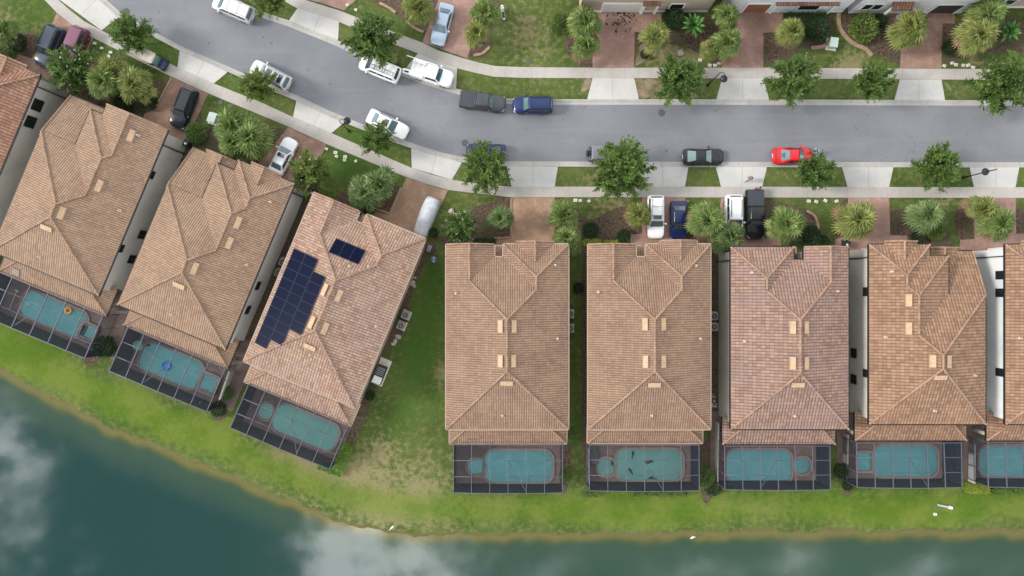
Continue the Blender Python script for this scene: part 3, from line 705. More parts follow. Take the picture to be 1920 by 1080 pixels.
def build_house(h, label, tile, stucco, gutter, vents=(), pipes=(), windows=(), spouts=(), group='tile-roofed houses on the lake side of the street', cat='house', flat_pipes=(), patches=()):
    root = thing('house', label, cat, (h.o.x, h.o.y, 0), h.rot, group)
    S = h.solids
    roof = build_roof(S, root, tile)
    caps, rakes, eaves = roof_lines(S)
    for nm, lines, r1, r2 in (('ridge_cap', caps, .120, .10), ('rake_tile', rakes, .10, .085)):
        for a, b, k in lines:           # overlapping barrel caps, each a touch wider at its lower end
            a, b = Vector(a), Vector(b); n = max(1, int((b-a).length/.42)); mb = MB()
            for i in range(n):
                p, q = a.lerp(b, i/n), a.lerp(b, (i+1)/n)
                lo, hi = (p, q) if p.z < q.z else (q, p)
                mb.tube([lo+Vector((0,0,.045)), hi+Vector((0,0,.03))], [r1, r2], 6)
            mb.build(nm, M_CAP, roof)
    mb = MB()
    for a, b, k in eaves:
        d = {'L': (-.06,0), 'R': (.06,0), 'B': (0,-.06), 'F': (0,.06)}[k]
        mb.bar((a[0]+d[0], a[1]+d[1], a[2]-.10), (b[0]+d[0], b[1]+d[1], b[2]-.10), .12, .13)
    mb.build('gutter', gutter, root)
    # walls follow the roof plan, drawn in under the eaves
    mb = MB()
    for i, s in enumerate(S):
        if not s.walls: continue
        pl = s.poly(s.inset + .004*i); pts = []
        for q in range(4):
            a, b = pl[q], pl[(q+1) % 4]; n = max(2, int(math.dist(a, b)/.5))
            for t in range(n): pts.append((a[0]+(b[0]-a[0])*t/n, a[1]+(b[1]-a[1])*t/n))
        m = len(pts); top = [s.z(*p)-.20 for p in pts]
        for q in range(m):
            r = (q+1) % m
            mb.face([(*pts[q], -.1), (*pts[r], -.1), (*pts[r], top[r]), (*pts[q], top[q])])
    mb.build('wall', stucco, root)
    for px, py, ax in vents:
        x, y, z = h.on_roof(px, py); l, w = .66, .25
        dx, dy = (w, l) if ax == 'y' else (l, w)
        q = [(x+sx_*dx, y+sy_*dy) for sx_, sy_ in ((-1,-1),(1,-1),(1,1),(-1,1))]
        zt = [roof_z(S, *p) for p in q]; v = MB()
        low = [(p[0], p[1], t+.02) for p, t in zip(q, zt)]; up = [(x+(p[0]-x)*.97, y+(p[1]-y)*.97, t+.20) for p, t in zip(q, zt)]
        v.add(low+up, [(4,5,6,7)] + [(i, (i+1) % 4, 4+(i+1) % 4, 4+i) for i in range(4)])
        fl = MB(); q2 = [(x+sx_*(dx+.05), y+sy_*(dy+.05)) for sx_, sy_ in ((-1,-1),(1,-1),(1,1),(-1,1))]
        fl.face([(*p, roof_z(S, *p)+.012) for p in q2])
        vo = v.build('roof_vent', M_VENT, roof); fo = fl.build('vent_flashing', M_FLAT, roof)
    for px, py in pipes:
        x, y, z = h.on_roof(px, py); v = MB(); v.lathe([(.17,-.08),(.14,.04),(.08,.06),(.075,.38),(.05,.39)], (x, y, z), 10); v.build('vent_pipe', M_PIPE, roof)
    for px, py in patches:
        x, y, z = h.on_roof(px, py); v = MB()
        q = [(x-.45,y-.35),(x+.45,y-.35),(x+.45,y+.35),(x-.45,y+.35)]; v.prism([(*p, roof_z(S,*p)+.09) for p in q], z-.5, 0); v.build('flat_vent', M_FLAT, roof)
    for side, y, z0, z1, w in windows:
        m = next(s for s in S if s.walls); xw = (m.r[0]+m.inset) if side == 'L' else (m.r[2]-m.inset); sg = -1 if side == 'L' else 1
        f = MB(); g = MB(); fw = .07
        a, b = sorted((xw-sg*.02, xw+sg*.06)); a2, b2 = sorted((xw-sg*.02, xw+sg*.035))
        f.box(a, y-w/2, z0, b, y-w/2+fw, z1); f.box(a, y+w/2-fw, z0, b, y+w/2, z1)
        f.box(a, y-w/2+fw, z0, b, y+w/2-fw, z0+fw); f.box(a, y-w/2+fw, z1-fw, b, y+w/2-fw, z1); f.box(a, y-.025, z0+fw, b, y+.025, z1-fw)
        g.box(a2, y-w/2+fw, z0+fw, b2, y-.025, z1-fw); g.box(a2, y+.025, z0+fw, b2, y+w/2-fw, z1-fw)
        win = f.build('window', M_BRONZE, root); g.build('pane', M_WINGLASS, win)
    for side, y in spouts:
        m = next(s for s in S if s.walls); xw = (m.r[0]+m.inset) if side == 'L' else (m.r[2]-m.inset); sg = -1 if side == 'L' else 1
        d = MB(); d.bar((xw+sg*.5, y, EAVE-.2), (xw+sg*.07, y, EAVE-.6), .11); d.bar((xw+sg*.07, y, EAVE-.6), (xw+sg*.07, y, .1), .11); d.bar((xw+sg*.07, y, .1), (xw+sg*.4, y, .03), .10)
        d.build('downspout', M_BRONZE, root)
    return root, roof
M_FLAT = mat_plain('dark_flat_vent', (.20, .165, .14), .6)

K = KE
def type_d(W=229, back=323, front=347, mirror=False, gab=92, hip0=107, bump=(131, 202, 352), hip_front=None, gap_z=3.7):
    """front gable on one side, hipped wing on the other, recessed entry between"""
    hf = hip_front or front
    L = [(0,0,W,back,'LRFB'), (0,210,gab,front,'LR'), (hip0,190,W,hf,'LRF')]
    if bump: L.append((bump[0], 262, bump[1], bump[2], 'LR'))
    out = []
    for x0, y0, x1, y1, sd in L:
        if mirror: x0, x1 = W-x1, W-x0; sd = sd.translate(str.maketrans('LR', 'RL')) if sd not in ('LRFB', 'LRF', 'LR') else sd
        out.append(Solid(x0*K, y0*K, x1*K, y1*K, sd))
    x0, x1 = gab-6, hip0+6
    if mirror: x0, x1 = W-x1, W-x0
    out.append(Solid(x0*K, (back-16)*K, x1*K, (front-1)*K, 'F', gap_z, walls=False))
    return out
def type_g(W=218, mirror=False, wing='LRF', bump=True, low_gable=True, wing_w=114):
    """two-storey hip with stepped wings on one side and a roof running down over the garage on the other"""
    L = [(0,0,W,243,'LRFB',None,EAVE), (0,120,wing_w,337,wing,None,EAVE), (0,104,149,316,'LRF',None,EAVE), (0,0,W,243,'F',(147,236,W,327),EAVE)]
    if bump: L.append((28,262,90,343,'LR',None,EAVE))
    if low_gable: L.append((113,236,196,333,'LR',None,3.45))
    out = []
    for x0, y0, x1, y1, sd, fp, ze in L:
        if mirror:
            x0, x1 = W-x1, W-x0
            if fp: fp = (W-fp[2], fp[1], W-fp[0], fp[3])
        out.append(Solid(x0*K, y0*K, x1*K, y1*K, sd, ze, tuple(v*K for v in fp) if fp else None))
    return out
def lanai(h, pts, ze=3.0):
    x0, y0, x1, y1 = h.bbox(pts, ze); return Solid(x0, y0, x1, max(y1, .9), 'LRB', ze, walls=False)
def lanai_posts(root, s):
    for t in (.06, .36, .66, .94):
        p = MB(); x = s.r[0]+(s.r[2]-s.r[0])*t; p.box(x-.2, s.r[1]+.35, -.05, x+.2, s.r[1]+.75, s.ze-.12); p.build('column', M_STUCCO, root)

TH_ = R(-22.7)
houses = {}
def hs(key, bl, rot, solids, lan):
    h = House(bl, rot); h.solids = solids; h.lan = lanai(h, lan); h.solids = solids + [h.lan]; houses[key] = h; return h
def wy(h, px, py, z=4.2): return h.loc(px, py, z)[1]
# far left house, mostly outside the frame
h = hs(0, (-256, 367), TH_, type_g(mirror=True), [(-250,402),(-52,489),(-66,520)])
r, rf = build_house(h, 'reddish-roofed house cut off by the left edge of the photo', T_RED, M_STUCCO, M_BRONZE, (), (), [('R', wy(h,64,195), 3.0, 4.5, 1.3), ('R', wy(h,49,226), 3.0, 4.5, 1.3)], [('R', wy(h,100,175))])
lanai_posts(r, h.lan)
h = hs(1, (-16.3, 470), TH_, type_g(mirror=True, wing='LR', bump=False, low_gable=False, wing_w=124), [(-2,508),(197,592),(218,548)])
r, rf = build_house(h, 'tan-roofed house with a plain front gable, its pool holding the yellow float ring', T_TAN, M_STUCCO, M_BRONZE,
    [(247,255,'y'),(187,349,'y'),(117,400,'y'),(88,428,'x')], [(260,254),(225,395),(75,482),(31,385)],
    [('R', wy(h,287,329,4.4), 3.9, 5.0, .9), ('R', wy(h,229,467,4.4), 3.9, 5.0, .9), ('R', wy(h,267,440,1.5), .9, 2.2, 1.0), ('R', wy(h,247,486,1.5), .9, 2.2, 1.0)], [('R', wy(h,325,280))], patches=[(30,510)])
lanai_posts(r, h.lan)
h = hs(2, (220.5, 570.6), TH_, type_g(W=219, mirror=True), [(232,608),(427,691),(443,645)])
r, rf = build_house(h, 'tan-roofed house with stepped hips, its pool holding the blue float', T_TAN, M_STUCCO_G, M_BRONZE,
    [(447,418,'y'),(431,456,'y'),(366,504,'y'),(336,536,'x')], [(507,379),(463,497),(322,590)],
    [('R', wy(h,520,431,4.6), 4.2, 5.1, .8), ('R', wy(h,492,540,3.0), 2.2, 3.3, 1.0), ('R', wy(h,472,585,3.0), 2.2, 3.3, 1.0), ('R', wy(h,464,570,4.6), 4.2, 5.1, .8)], [('R', wy(h,560,366))])
lanai_posts(r, h.lan)
h3 = h = hs(3, (456.5, 677), TH_, type_d(W=226, bump=None, front=343, gap_z=2.6), [(460,712),(657,799),(664,772)])
r, rf = build_house(h, 'pinkish-roofed house carrying rows of dark blue solar panels', T_PINK, M_STUCCO_T, M_TRIMT,
    [(636,555,'y'),(610,616,'y'),(609,543,'y'),(585,604,'y'),(581,651,'x')], [(705,612),(691,500),(655,500)], [], [])
lanai_posts(r, h.lan)
# solar panels: three columns of big panels on the left slope, three upright ones on the street slope
def panel(q, left=True):
    """q: four local plan corners on the roof"""
    z = [EAVE+SL*p[0] for p in q] if left else [roof_z(h3.solids, *p) for p in q]
    c = (sum(p[0] for p in q)/4, sum(p[1] for p in q)/4); m = MB(); up = [Vector((p[0], p[1], t+.15)) for p, t in zip(q, z)]
    low = [(p.x, p.y, p.z-.045) for p in up]
    m.add(low+[tuple(p) for p in up], [(3,2,1,0)]+[(i, (i+1) % 4, 4+(i+1) % 4, 4+i) for i in range(4)], 1)
    cc = sum(up, Vector())/4; inn = [cc+(p-cc)*.955 for p in up]
    n = (up[1]-up[0]).cross(up[3]-up[0]).normalized(); s = 1 if n.z > 0 else -1
    for i in range(4):
        j = (i+1) % 4; m.face([up[i], up[j], inn[j], inn[i]] if s > 0 else [inn[i], inn[j], up[j], up[i]], mi=1)
    m.face([p+Vector((0,0,.001)) for p in (inn if s > 0 else inn[::-1])], mi=0)
    o = m.build('solar_panel', [M_SOLAR, M_SOLARF], rf); return o
x0, y0, _ = h3.on_roof(552, 466); pw, ph = 1.60, 1.085
for col, (r0, r1) in enumerate(((0,10),(0,9),(1,7))):
    for rr in range(r0, r1):
        xa = x0+col*(pw+.02); ya = y0-rr*(ph+.02)-(.25 if col == 2 else 0)
        panel([(xa,ya-ph),(xa+pw,ya-ph),(xa+pw,ya),(xa,ya)])
a = h3.on_roof(631,447); pw2, ph2 = 1.12, 1.62
for i in range(3):
    xa = a[0]+i*(pw2+.02); panel([(xa,a[1]-ph2),(xa+pw2,a[1]-ph2),(xa+pw2,a[1]),(xa,a[1])], False)
h = hs(4, (836.5, 805), 0, type_d(229, gab=90), [(843,800),(1062,832)])
r, rf = build_house(h, 'brown-roofed house beside the wide grass gap, next to the solar-panel house', T_TAN2, M_STUCCO_T, M_TRIMT,
    [(938,612,'y'),(964,612,'y'),(938,677,'y'),(963,677,'y'),(950,719,'x')], [(855,550),(1041,497),(1045,635),(942,779)], [], [], patches=[(886,829)])
lanai_posts(r, h.lan)
h = hs(5, (1103, 805), 0, type_d(229, gab=89, hip0=108, bump=(136,203,354)), [(1102,800),(1317,831)])
r, rf = build_house(h, 'brown-roofed house whose pool has dark leaf-like shapes in it', T_TAN2, M_STUCCO_T, M_TRIMT,
    [(1209,608,'y'),(1244,608,'y'),(1210,678,'y'),(1244,678,'y'),(1227,722,'x')], [(1122,548),(1305,498),(1313,635),(1222,779)], [], [])
lanai_posts(r, h.lan)
h = hs(6, (1370, 805), 0, type_d(221, back=318, front=342, mirror=True, gab=84, hip0=103, bump=None, gap_z=2.4), [(1354.6,800),(1566,833)])
h.solids.append(Solid(93*K, 330*K, 136*K, 345*K, 'F', 3.5, walls=False))
r, rf = build_house(h, 'rosy brown-roofed house with one front gable, behind the parked black pickup truck', T_PINK2, M_STUCCO, M_BRONZE,
    [(1486,614,'y'),(1512,614,'y'),(1486,681,'y'),(1512,681,'y'),(1496,722,'x')], [(1570,546),(1410,511),(1396,640),(1490,780)],
    [('L', wy(h,1366,522,4.8), 4.3, 5.1, .8), ('L', wy(h,1366,556,4.8), 4.3, 5.1, .8), ('L', wy(h,1368,706,4.8), 4.3, 5.1, .8)], [('L', wy(h,1350,488))])
lanai_posts(r, h.lan)
h = hs(7, (1629.5, 795.5), 0, type_g(218.5), [(1603,790),(1812,826)])
r, rf = build_house(h, 'orange brown-roofed house with stepped front hips, beside the pool with the square spa', T_ORANGE, M_STUCCO, M_BRONZE,
    [(1703,563,'y'),(1703,616,'y'),(1748,677,'y'),(1779,678,'y'),(1763,708,'x')], [(1672,509),(1660,632),(1827,704),(1752,770)],
    [('L', wy(h,1623,547), 3.6, 4.9, 1.0), ('L', wy(h,1623,700), 3.6, 4.9, .9), ('L', wy(h,1600,662,1.5), .9, 2.2, 1.1), ('L', wy(h,1600,711,1.5), .9, 2.2, 1.1)], [('L', wy(h,1610,483))])
lanai_posts(r, h.lan)
h = hs(8, (1885, 795.5), 0, type_g(218.5), [(1850,790),(2060,826)])
r, rf = build_house(h, 'ochre-roofed house with a bright white side wall, at the right edge', T_ORANGE, M_STUCCO_W, M_BRONZE,
    [(1958,563,'y')], [(1912,634)], [('L', wy(h,1876,516), 3.6, 4.9, .95), ('L', wy(h,1876,549), 3.6, 4.9, .95), ('L', wy(h,1876,698), 3.6, 4.9, .9)], [('L', wy(h,1866,481))])
lanai_posts(r, h.lan)

# ------------------------------------------------------------------ houses across the street: only their fronts reach into the photo
M_GAR_W = mat_plain('white_garage_door', (.60, .58, .53), .5); M_GAR_B = mat_noise('brown_garage_door', (.20, .085, .04), (.26, .12, .06), 3.0, None, .3, .6)
M_GAR_D = mat_plain('dark_garage_door', (.03, .03, .033), .5)
def front_house(label, x0, x1, ypx, stucco, tile, garage, door_m, blocks, depth=17.0):
    """x0..x1, ypx: pixels of the wall foot; garage=(xa, xb, ypx); blocks = extra parts in pixels"""
    ax, ay = P(x0, ypx); bx, _ = P(x1, ypx); w = bx-ax
    root = thing('house', label, 'house', (ax, ay, 0), 0, 'houses on the far side of the street')
    S = [Solid(-.45, -.45, w+.45, depth, 'LRFB', EAVE)]
    mb = MB()
    for s in S:
        mb.box(0, 0, -.1, w, depth-.9, EAVE-.15)
    mb.build('wall', stucco, root)
    roof = build_roof(S, root, tile); caps, _, ev = roof_lines(S)
    for a, b, k in caps: m = MB(); m.tube([Vector(a)+Vector((0,0,.03)), Vector(b)+Vector((0,0,.03))], .15, 6); m.build('ridge_cap', M_CAP, roof)
    def lx(px, z=0): return P(px, ypx, z)[0]-ax
    ga, gb = lx(garage[0]), lx(garage[1])
    f = MB(); f.box(ga-.18, -.10, -.05, ga, .02, 2.5); f.box(gb, -.10, -.05, gb+.18, .02, 2.5); f.box(ga, -.10, 2.25, gb, .02, 2.5)
    g = MB()
    for i in range(4): g.box(ga, -.045, .02+i*.558, gb, .03, .565+i*.558)
    gd = g.build('garage_door', door_m, root); f.build('frame', M_WHITE, gd)
    b = MB(); b.box(-.02, -.06, -.05, ga-.181, -.001, .35); b.box(gb+.181, -.06, -.05, w+.02, -.001, .35); b.build('plinth', M_WHITE, root)
    for bl in blocks:
        if bl[0] == 'window':
            _, xa, xb, z0, z1 = bl; xa, xb = lx(xa, (z0+z1)/2), lx(xb, (z0+z1)/2); f = MB(); g = MB(); t = .13
            f.box(xa-t, -.09, z0-t, xb+t, .01, z0); f.box(xa-t, -.09, z1, xb+t, .01, z1+t); f.box(xa-t, -.09, z0, xa, .01, z1); f.box(xb, -.09, z0, xb+t, .01, z1)
            g.box(xa, -.03, z0, xb, .02, z1); wd = f.build('window', M_WHITE, root); g.build('pane', M_WINGLASS, wd)
        elif bl[0] == 'porch':
            _, xa, xb, dpt, z0 = bl; xa, xb = lx(xa, z0), lx(xb, z0)
            s = Solid(xa, -dpt, xb, 1.2, 'F', z0); s.pl = [(0, SL, z0+SL*dpt, 'B')]
            pr = build_roof([s], root, tile, 'porch_roof'); c = MB()
            for xx in (xa+.25, xb-.25): c.box(xx-.15, -dpt+.15, -.05, xx+.15, -dpt+.45, z0-.12)
            c.build('porch_column', M_WHITE, pr)
    return root
front_house('tan stucco house with a white garage door, facing the red driveway with dark stains', 1086, 1326, 22, M_STUCCO_T, T_RED, (1128,1198), M_GAR_W,
    [('window', 1257, 1281, 1.0, 2.2), ('porch', 1206, 1240, .45, 2.7)])
front_house('white stucco house with a brown garage door and a low tile porch roof', 1354, 1578, 22.5, M_STUCCO_W, T_RED, (1391,1434), M_GAR_B,
    [('porch', 1456, 1575, .35, 2.6), ('window', 1498, 1536, .7, 2.2)])
front_house('grey stucco house with a dark garage door and paired windows', 1590, 1800, 24, M_STUCCO_G, T_RED, (1738,1786), M_GAR_D,
    [('window', 1618, 1634, 1.0, 2.4), ('window', 1637, 1653, 1.0, 2.4), ('porch', 1672, 1712, .8, 2.7)])
front_house('tan stucco house behind the palm clump in the top right corner', 1868, 2090, 14, M_STUCCO_T, T_ORANGE, (1990,2050), M_GAR_W, [('window', 1882, 1902, .9, 2.2)])

# ------------------------------------------------------------------ pools, spas and screen cages
def rounded(x0, y0, x1, y1, r, n=5):
    out = []
    for cx_, cy_, a in ((x1-r,y0+r,-90),(x1-r,y1-r,0),(x0+r,y1-r,90),(x0+r,y0+r,180)):
        for i in range(n+1): t = R(a+90*i/n); out.append((cx_+r*math.cos(t), cy_+r*math.sin(t)))
    return out
def ring(mb, outer, inner, z0, z1):
    n = len(outer)
    for i in range(n):
        j = (i+1) % n; a, b, c, d = outer[i], outer[j], inner[j], inner[i]
        mb.face([(*a,z1),(*b,z1),(*c,z1),(*d,z1)]); mb.face([(*a,z0),(*b,z0),(*b,z1),(*a,z1)]); mb.face([(*d,z1),(*c,z1),(*c,z0),(*d,z0)])
def water_body(kind, name, label, h, x0, y0, x1, y1, r, water, steps=(), zt=.15, group=None, n=5):
    root = thing(name, label, kind, (h.o.x, h.o.y, 0), h.rot, group); inn = rounded(x0, y0, x1, y1, r, n); e = .28
    out = rounded(x0-e, y0-e, x1+e, y1+e, r+e, n)
    m = MB(); ring(m, out, inn, -.02, zt); m.build('coping', M_COPING, root)
    m = MB(); m.face([(*p, .048) for p in inn]); m.build('basin', M_PLASTER, root)
    m = MB(); m.face([(*p, zt-.035) for p in inn]); m.build('water', water, root)
    for st in steps:
        m = MB(); m.prism(st, .049, .080); m.build('step', M_STEP, root)
    return root
def pool_set(key, label_pool, label_spa, label_cage, pool_px, spa_px, cage_px, water, bays=6, round_spa=True, step_side='R', deck_ext=0.0, ztop=3.35, bow=.3, left_ext=0):
    h = houses[key]; rz = h.rot
    px0, py0, px1, py1 = h.bbox(pool_px, .1); sx0, sy0, sx1, sy1 = h.bbox(spa_px, .12)
    cx0, cy0, cx1, cy1 = h.bbox(cage_px, ztop)
    # deck
    d = MB(); top = h.lan.r[1]+3.2; inner = [(px0-.2,py0-.2),(px1+.2,py0-.2),(px1+.2,py1+.2),(px0-.2,py1+.2)]
    X0, Y0, X1, Y1 = cx0-left_ext, cy0, cx1+deck_ext, top
    d.prism([(X0,Y0),(X1,Y0),(X1,Y1),(X0,Y1)], -.06, .030)
    dk = d.build('pool_deck', M_DECK); dk.location = (h.o.x, h.o.y, 0); dk.rotation_euler = (0,0,rz); structure(dk)
    w = .75
    st = [[(px1-w,py0+.02),(px1-.02,py0+.9),(px1-.02,py1-.9),(px1-w,py1-.02)]] if step_side == 'R' else [[(px0+w,py0+.02),(px0+w,py1-.02),(px0+.02,py1-.9),(px0+.02,py0+.9)]]
    water_body('pool', 'swimming_pool', label_pool, h, px0, py0, px1, py1, 1.05, water, st, group='screened swimming pools behind the houses')
    rr = min(sx1-sx0, sy1-sy0)*.42 if round_spa else .12
    sw = sx1-sx0; hh = sy1-sy0
    if label_spa: water_body('spa', 'spa_tub', label_spa, h, sx0, sy0, sx1, sy1, rr, water, [[(sx0+.1,sy0+hh*.08),(sx1-.1,sy0+hh*.08),(sx1-.1,sy0+hh*.34),(sx0+.1,sy0+hh*.34)]] if not round_spa else
        [[(sx0+sw*.15,sy0+hh*.3),(sx0+sw*.3,sy0+.08),(sx1-sw*.3,sy0+.08),(sx1-sw*.15,sy0+hh*.3),(sx1-sw*.3,sy0+hh*.24),(sx0+sw*.3,sy0+hh*.24)]], .24, 'spa tubs beside the pools', 3 if round_spa else 2)
    # spillway between the two
    # cage
    root = thing('pool_cage', label_cage, 'pool cage', (h.o.x, h.o.y, 0), rz, 'screen cages over the pools')
    def zt(t): return ztop + bow*(1-(2*t-1)**2)
    f = MB(); xs_ = [cx0+(cx1-cx0)*i/bays for i in range(bays+1)]; zs = [zt(i/bays) for i in range(bays+1)]; bw = .062
    zb = ztop-.12                                                    # where the beams meet the house eave
    for x, z in zip(xs_, zs): f.bar((x,cy0,z), (x,cy1,zb), bw, .14); f.bar((x,cy0,.0), (x,cy0,z-.05), bw, bw)
    for i in range(bays):
        f.bar((xs_[i],cy0,zs[i]+.001), (xs_[i+1],cy0,zs[i+1]+.001), bw*.95, .10); f.bar((xs_[i],cy1-.05,zb+.001), (xs_[i+1],cy1-.05,zb+.001), bw*.95, .10)
        f.bar((xs_[i],cy0,1.05), (xs_[i+1],cy0,1.05), .05, .06)
    for s in (1/3, 2/3):
        y = cy0+(cy1-cy0)*s
        for i in range(bays):
            za, zb2 = zs[i]+(zb-zs[i])*s, zs[i+1]+(zb-zs[i+1])*s
            f.bar((xs_[i],y,za-.012), (xs_[i+1],y,zb2-.012), .035 if 0 < i < bays-1 else .075, .05)
        for x, z in ((cx0, zs[0]), (cx1, zs[-1])): f.bar((x,y,0), (x,y,z+(zb-z)*s-.05), bw, bw)
    for x in (cx0, cx1):
        f.bar((x,cy1-.05,0), (x,cy1-.05,zb-.06), bw, bw); f.bar((x,cy0,1.05), (x,cy1-.1,1.05), .05, .06)
    sgn = 1 if step_side == 'R' else -1
    # wind braces under the roof corners and along the lake wall
    i0 = bays//2
    f.bar((xs_[i0],cy0+(cy1-cy0)*.66,zb-.02), (xs_[i0+sgn],cy0+.15,zs[i0+sgn]-.1), .06, .06)
    f.bar((xs_[0],cy0+.1,.1), (xs_[1],cy0,zs[1]-.3), .05, .05); f.bar((xs_[-1],cy0+.1,.1), (xs_[-2],cy0,zs[-2]-.3), .05, .05)
    f.build('frame', M_FRAME, root)
    m = MB()
    for i in range(bays): m.face([(xs_[i],cy0,zs[i]+.02),(xs_[i+1],cy0,zs[i+1]+.02),(xs_[i+1],cy1,zb+.02),(xs_[i],cy1,zb+.02)])
    m.build('roof_screen', M_SCR_TOP, root)
    m = MB()
    for i in range(bays): m.face([(xs_[i],cy0+.07,.02),(xs_[i+1],cy0+.07,.02),(xs_[i+1],cy0+.07,zs[i+1]),(xs_[i],cy0+.07,zs[i])])
    m.build('wall_screen', M_SCR_SIDE, root)
    for x, z, e, op in ((cx0, zs[0], .07, key >= 5), (cx1, zs[-1], -.07, key <= 4)):
        m = MB(); m.face([(x+e,cy0,.02),(x+e,cy1,.02),(x+e,cy1,zb),(x+e,cy0,z)]); m.build('wall_screen', M_SCR_OPEN if op else M_SCR_SIDE, root)
    return h
CG = 'screen cage with '
pool_set(1, 'teal pool with a yellow float ring on it', 'square spa beside the pool with the yellow ring', 'screen cage over the pool at the left edge, with the yellow float ring inside',
    [(58,544),(161,589),(150,636),(33,585)], [(158,606),(181,614),(173,637),(153,628)], [(-12,505),(192.6,591),(158.5,671.6)], M_POOL_B, 6, False, 'L', 2.3, bow=.1)
pool_set(2, 'teal pool with a blue float on it', 'square spa beside the pool with the blue float', 'screen cage over the pool with the blue float and green parasol',
    [(276,639),(378,681),(365,733.5),(259,688)], [(379,705),(409,709),(399,737),(373,724)], [(239.6,613),(420.6,692),(387.6,772)], M_POOL_B, 6, False, 'L', 1.6, bow=.1)
pool_set(3, 'teal pool under the solar-panel house, with an eight-sided spa at its left end', 'eight-sided spa left of the pool under the solar-panel house', 'screen cage behind the solar-panel house, bright hedge at its corner',
    [(527.5,757.5),(636,800),(620,850),(507.5,795)], [(492,754),(516,762),(505,790),(481,778)], [(466,720),(651,800),(616,879)], M_POOL_T, 6, True, 'R', 0, bow=.2)
pool_set(4, 'bright blue pool with clear water, round-cornered, beside the wide lawn', 'small round spa left of the bright blue pool', 'screen cage of the bright blue pool beside the wide lawn',
    [(909.5,845),(1035.5,904)], [(877,860),(907,888.5)], [(850,833.5),(1055,924)], M_POOL_B, 6, True, 'R')
pool_set(5, 'greenish pool with dark leaf-like shapes on its floor', 'round spa left of the pool with the dark shapes', 'screen cage of the greenish pool with dark shapes',
    [(1155.5,843),(1280,900)], [(1121,859),(1152,892)], [(1105,834),(1311,920)], M_POOL_T, 6, True, 'R')
pool_set(6, 'blue pool with its round spa at the right-hand end', 'round spa right of the blue pool', 'screen cage whose spa is right of the pool',
    [(1362.5,844),(1484,904)], [(1489,858),(1519,888)], [(1359,836),(1556.7,918)], M_POOL_B, 6, True, 'L', left_ext=.6)
pool_set(7, 'blue pool with a square spa at its left end, brace line crossing it', 'square spa at the left end of the blue pool', 'screen cage over the pool with the square spa',
    [(1638,836),(1757.5,894)], [(1608,848.6),(1633,881.6)], [(1607,830),(1803.5,914)], M_POOL_B, 6, False, 'R', left_ext=.6)
pool_set(8, 'blue pool cut off by the right edge of the photo', None, 'screen cage cut off by the right edge of the photo',
    [(1836,837),(1960,894)], [(1966,850),(1995,885)], [(1853,829),(2050,913)], M_POOL_B, 6, False, 'R', left_ext=.6)
# ------------------------------------------------------------------ vehicles
def paint(name, c, metal=.0, rough=.28): return mat_plain(name, c, rough, metal, .35, .25, .03)
M_TYRE = mat_plain('tyre_rubber', (.018,.018,.018), .85); M_RIM = mat_plain('alloy_rim', (.42,.42,.43), .35, .7)
M_LAMP = mat_plain('headlight_glass', (.62,.64,.66), .15, .2, .5); M_TAIL = mat_plain('tail_light_glass', (.32,.012,.012), .2, 0, .5)
M_GLASS = mat_plain('car_glass', (.020,.030,.034), .05, 0, .4, .8); M_GLASS_T = mat_plain('teal_car_glass', (.085,.150,.150), .06, 0, .4, .8); M_GLASS_B = mat_plain('blue_car_glass', (.030,.075,.115), .06, 0, .4, .8)
M_BLACKP = mat_plain('black_plastic', (.016,.016,.018), .55); M_RAIL = mat_plain('roof_rail_metal', (.30,.30,.31), .35, .6); M_TONNEAU = mat_plain('tonneau_vinyl', (.032,.037,.050), .5)
TYPES = {
 'sedan':  dict(L=4.85, W=1.84, zd=.98, zb=.97, zh=.74, zr=1.44, xf0=1.05, xf1=.30, xr1=-1.05, xr0=-1.85, wr=.70),
 'suv':    dict(L=4.80, W=1.92, zd=1.02, zb=1.05, zh=.88, zr=1.70, xf0=1.10, xf1=.45, xr1=-2.0, xr0=-2.28, wr=.76),
 'minivan':dict(L=5.1, W=1.98, zd=1.02, zb=1.05, zh=.82, zr=1.76, xf0=1.60, xf1=.80, xr1=-2.2, xr0=-2.42, wr=.78),
 'pickup': dict(L=5.55, W=1.98, zd=1.05, zb=1.10, zh=.98, zr=1.80, xf0=1.25, xf1=.72, xr1=-.72, xr0=-.90, wr=.76),
 'coupe':  dict(L=4.75, W=1.92, zd=.92, zb=.90, zh=.66, zr=1.30, xf0=.85, xf1=.05, xr1=-.85, xr0=-1.95, wr=.66),
 'midengine': dict(L=4.65, W=1.95, zd=.92, zb=.82, zh=.56, zr=1.20, xf0=1.25, xf1=.52, xr1=-.35, xr0=-1.45, wr=.60),
 'offroad': dict(L=4.5, W=1.88, zd=1.1, zb=1.12, zh=1.05, zr=1.82, xf0=.75, xf1=.50, xr1=-2.0, xr0=-2.1, wr=.88),
}
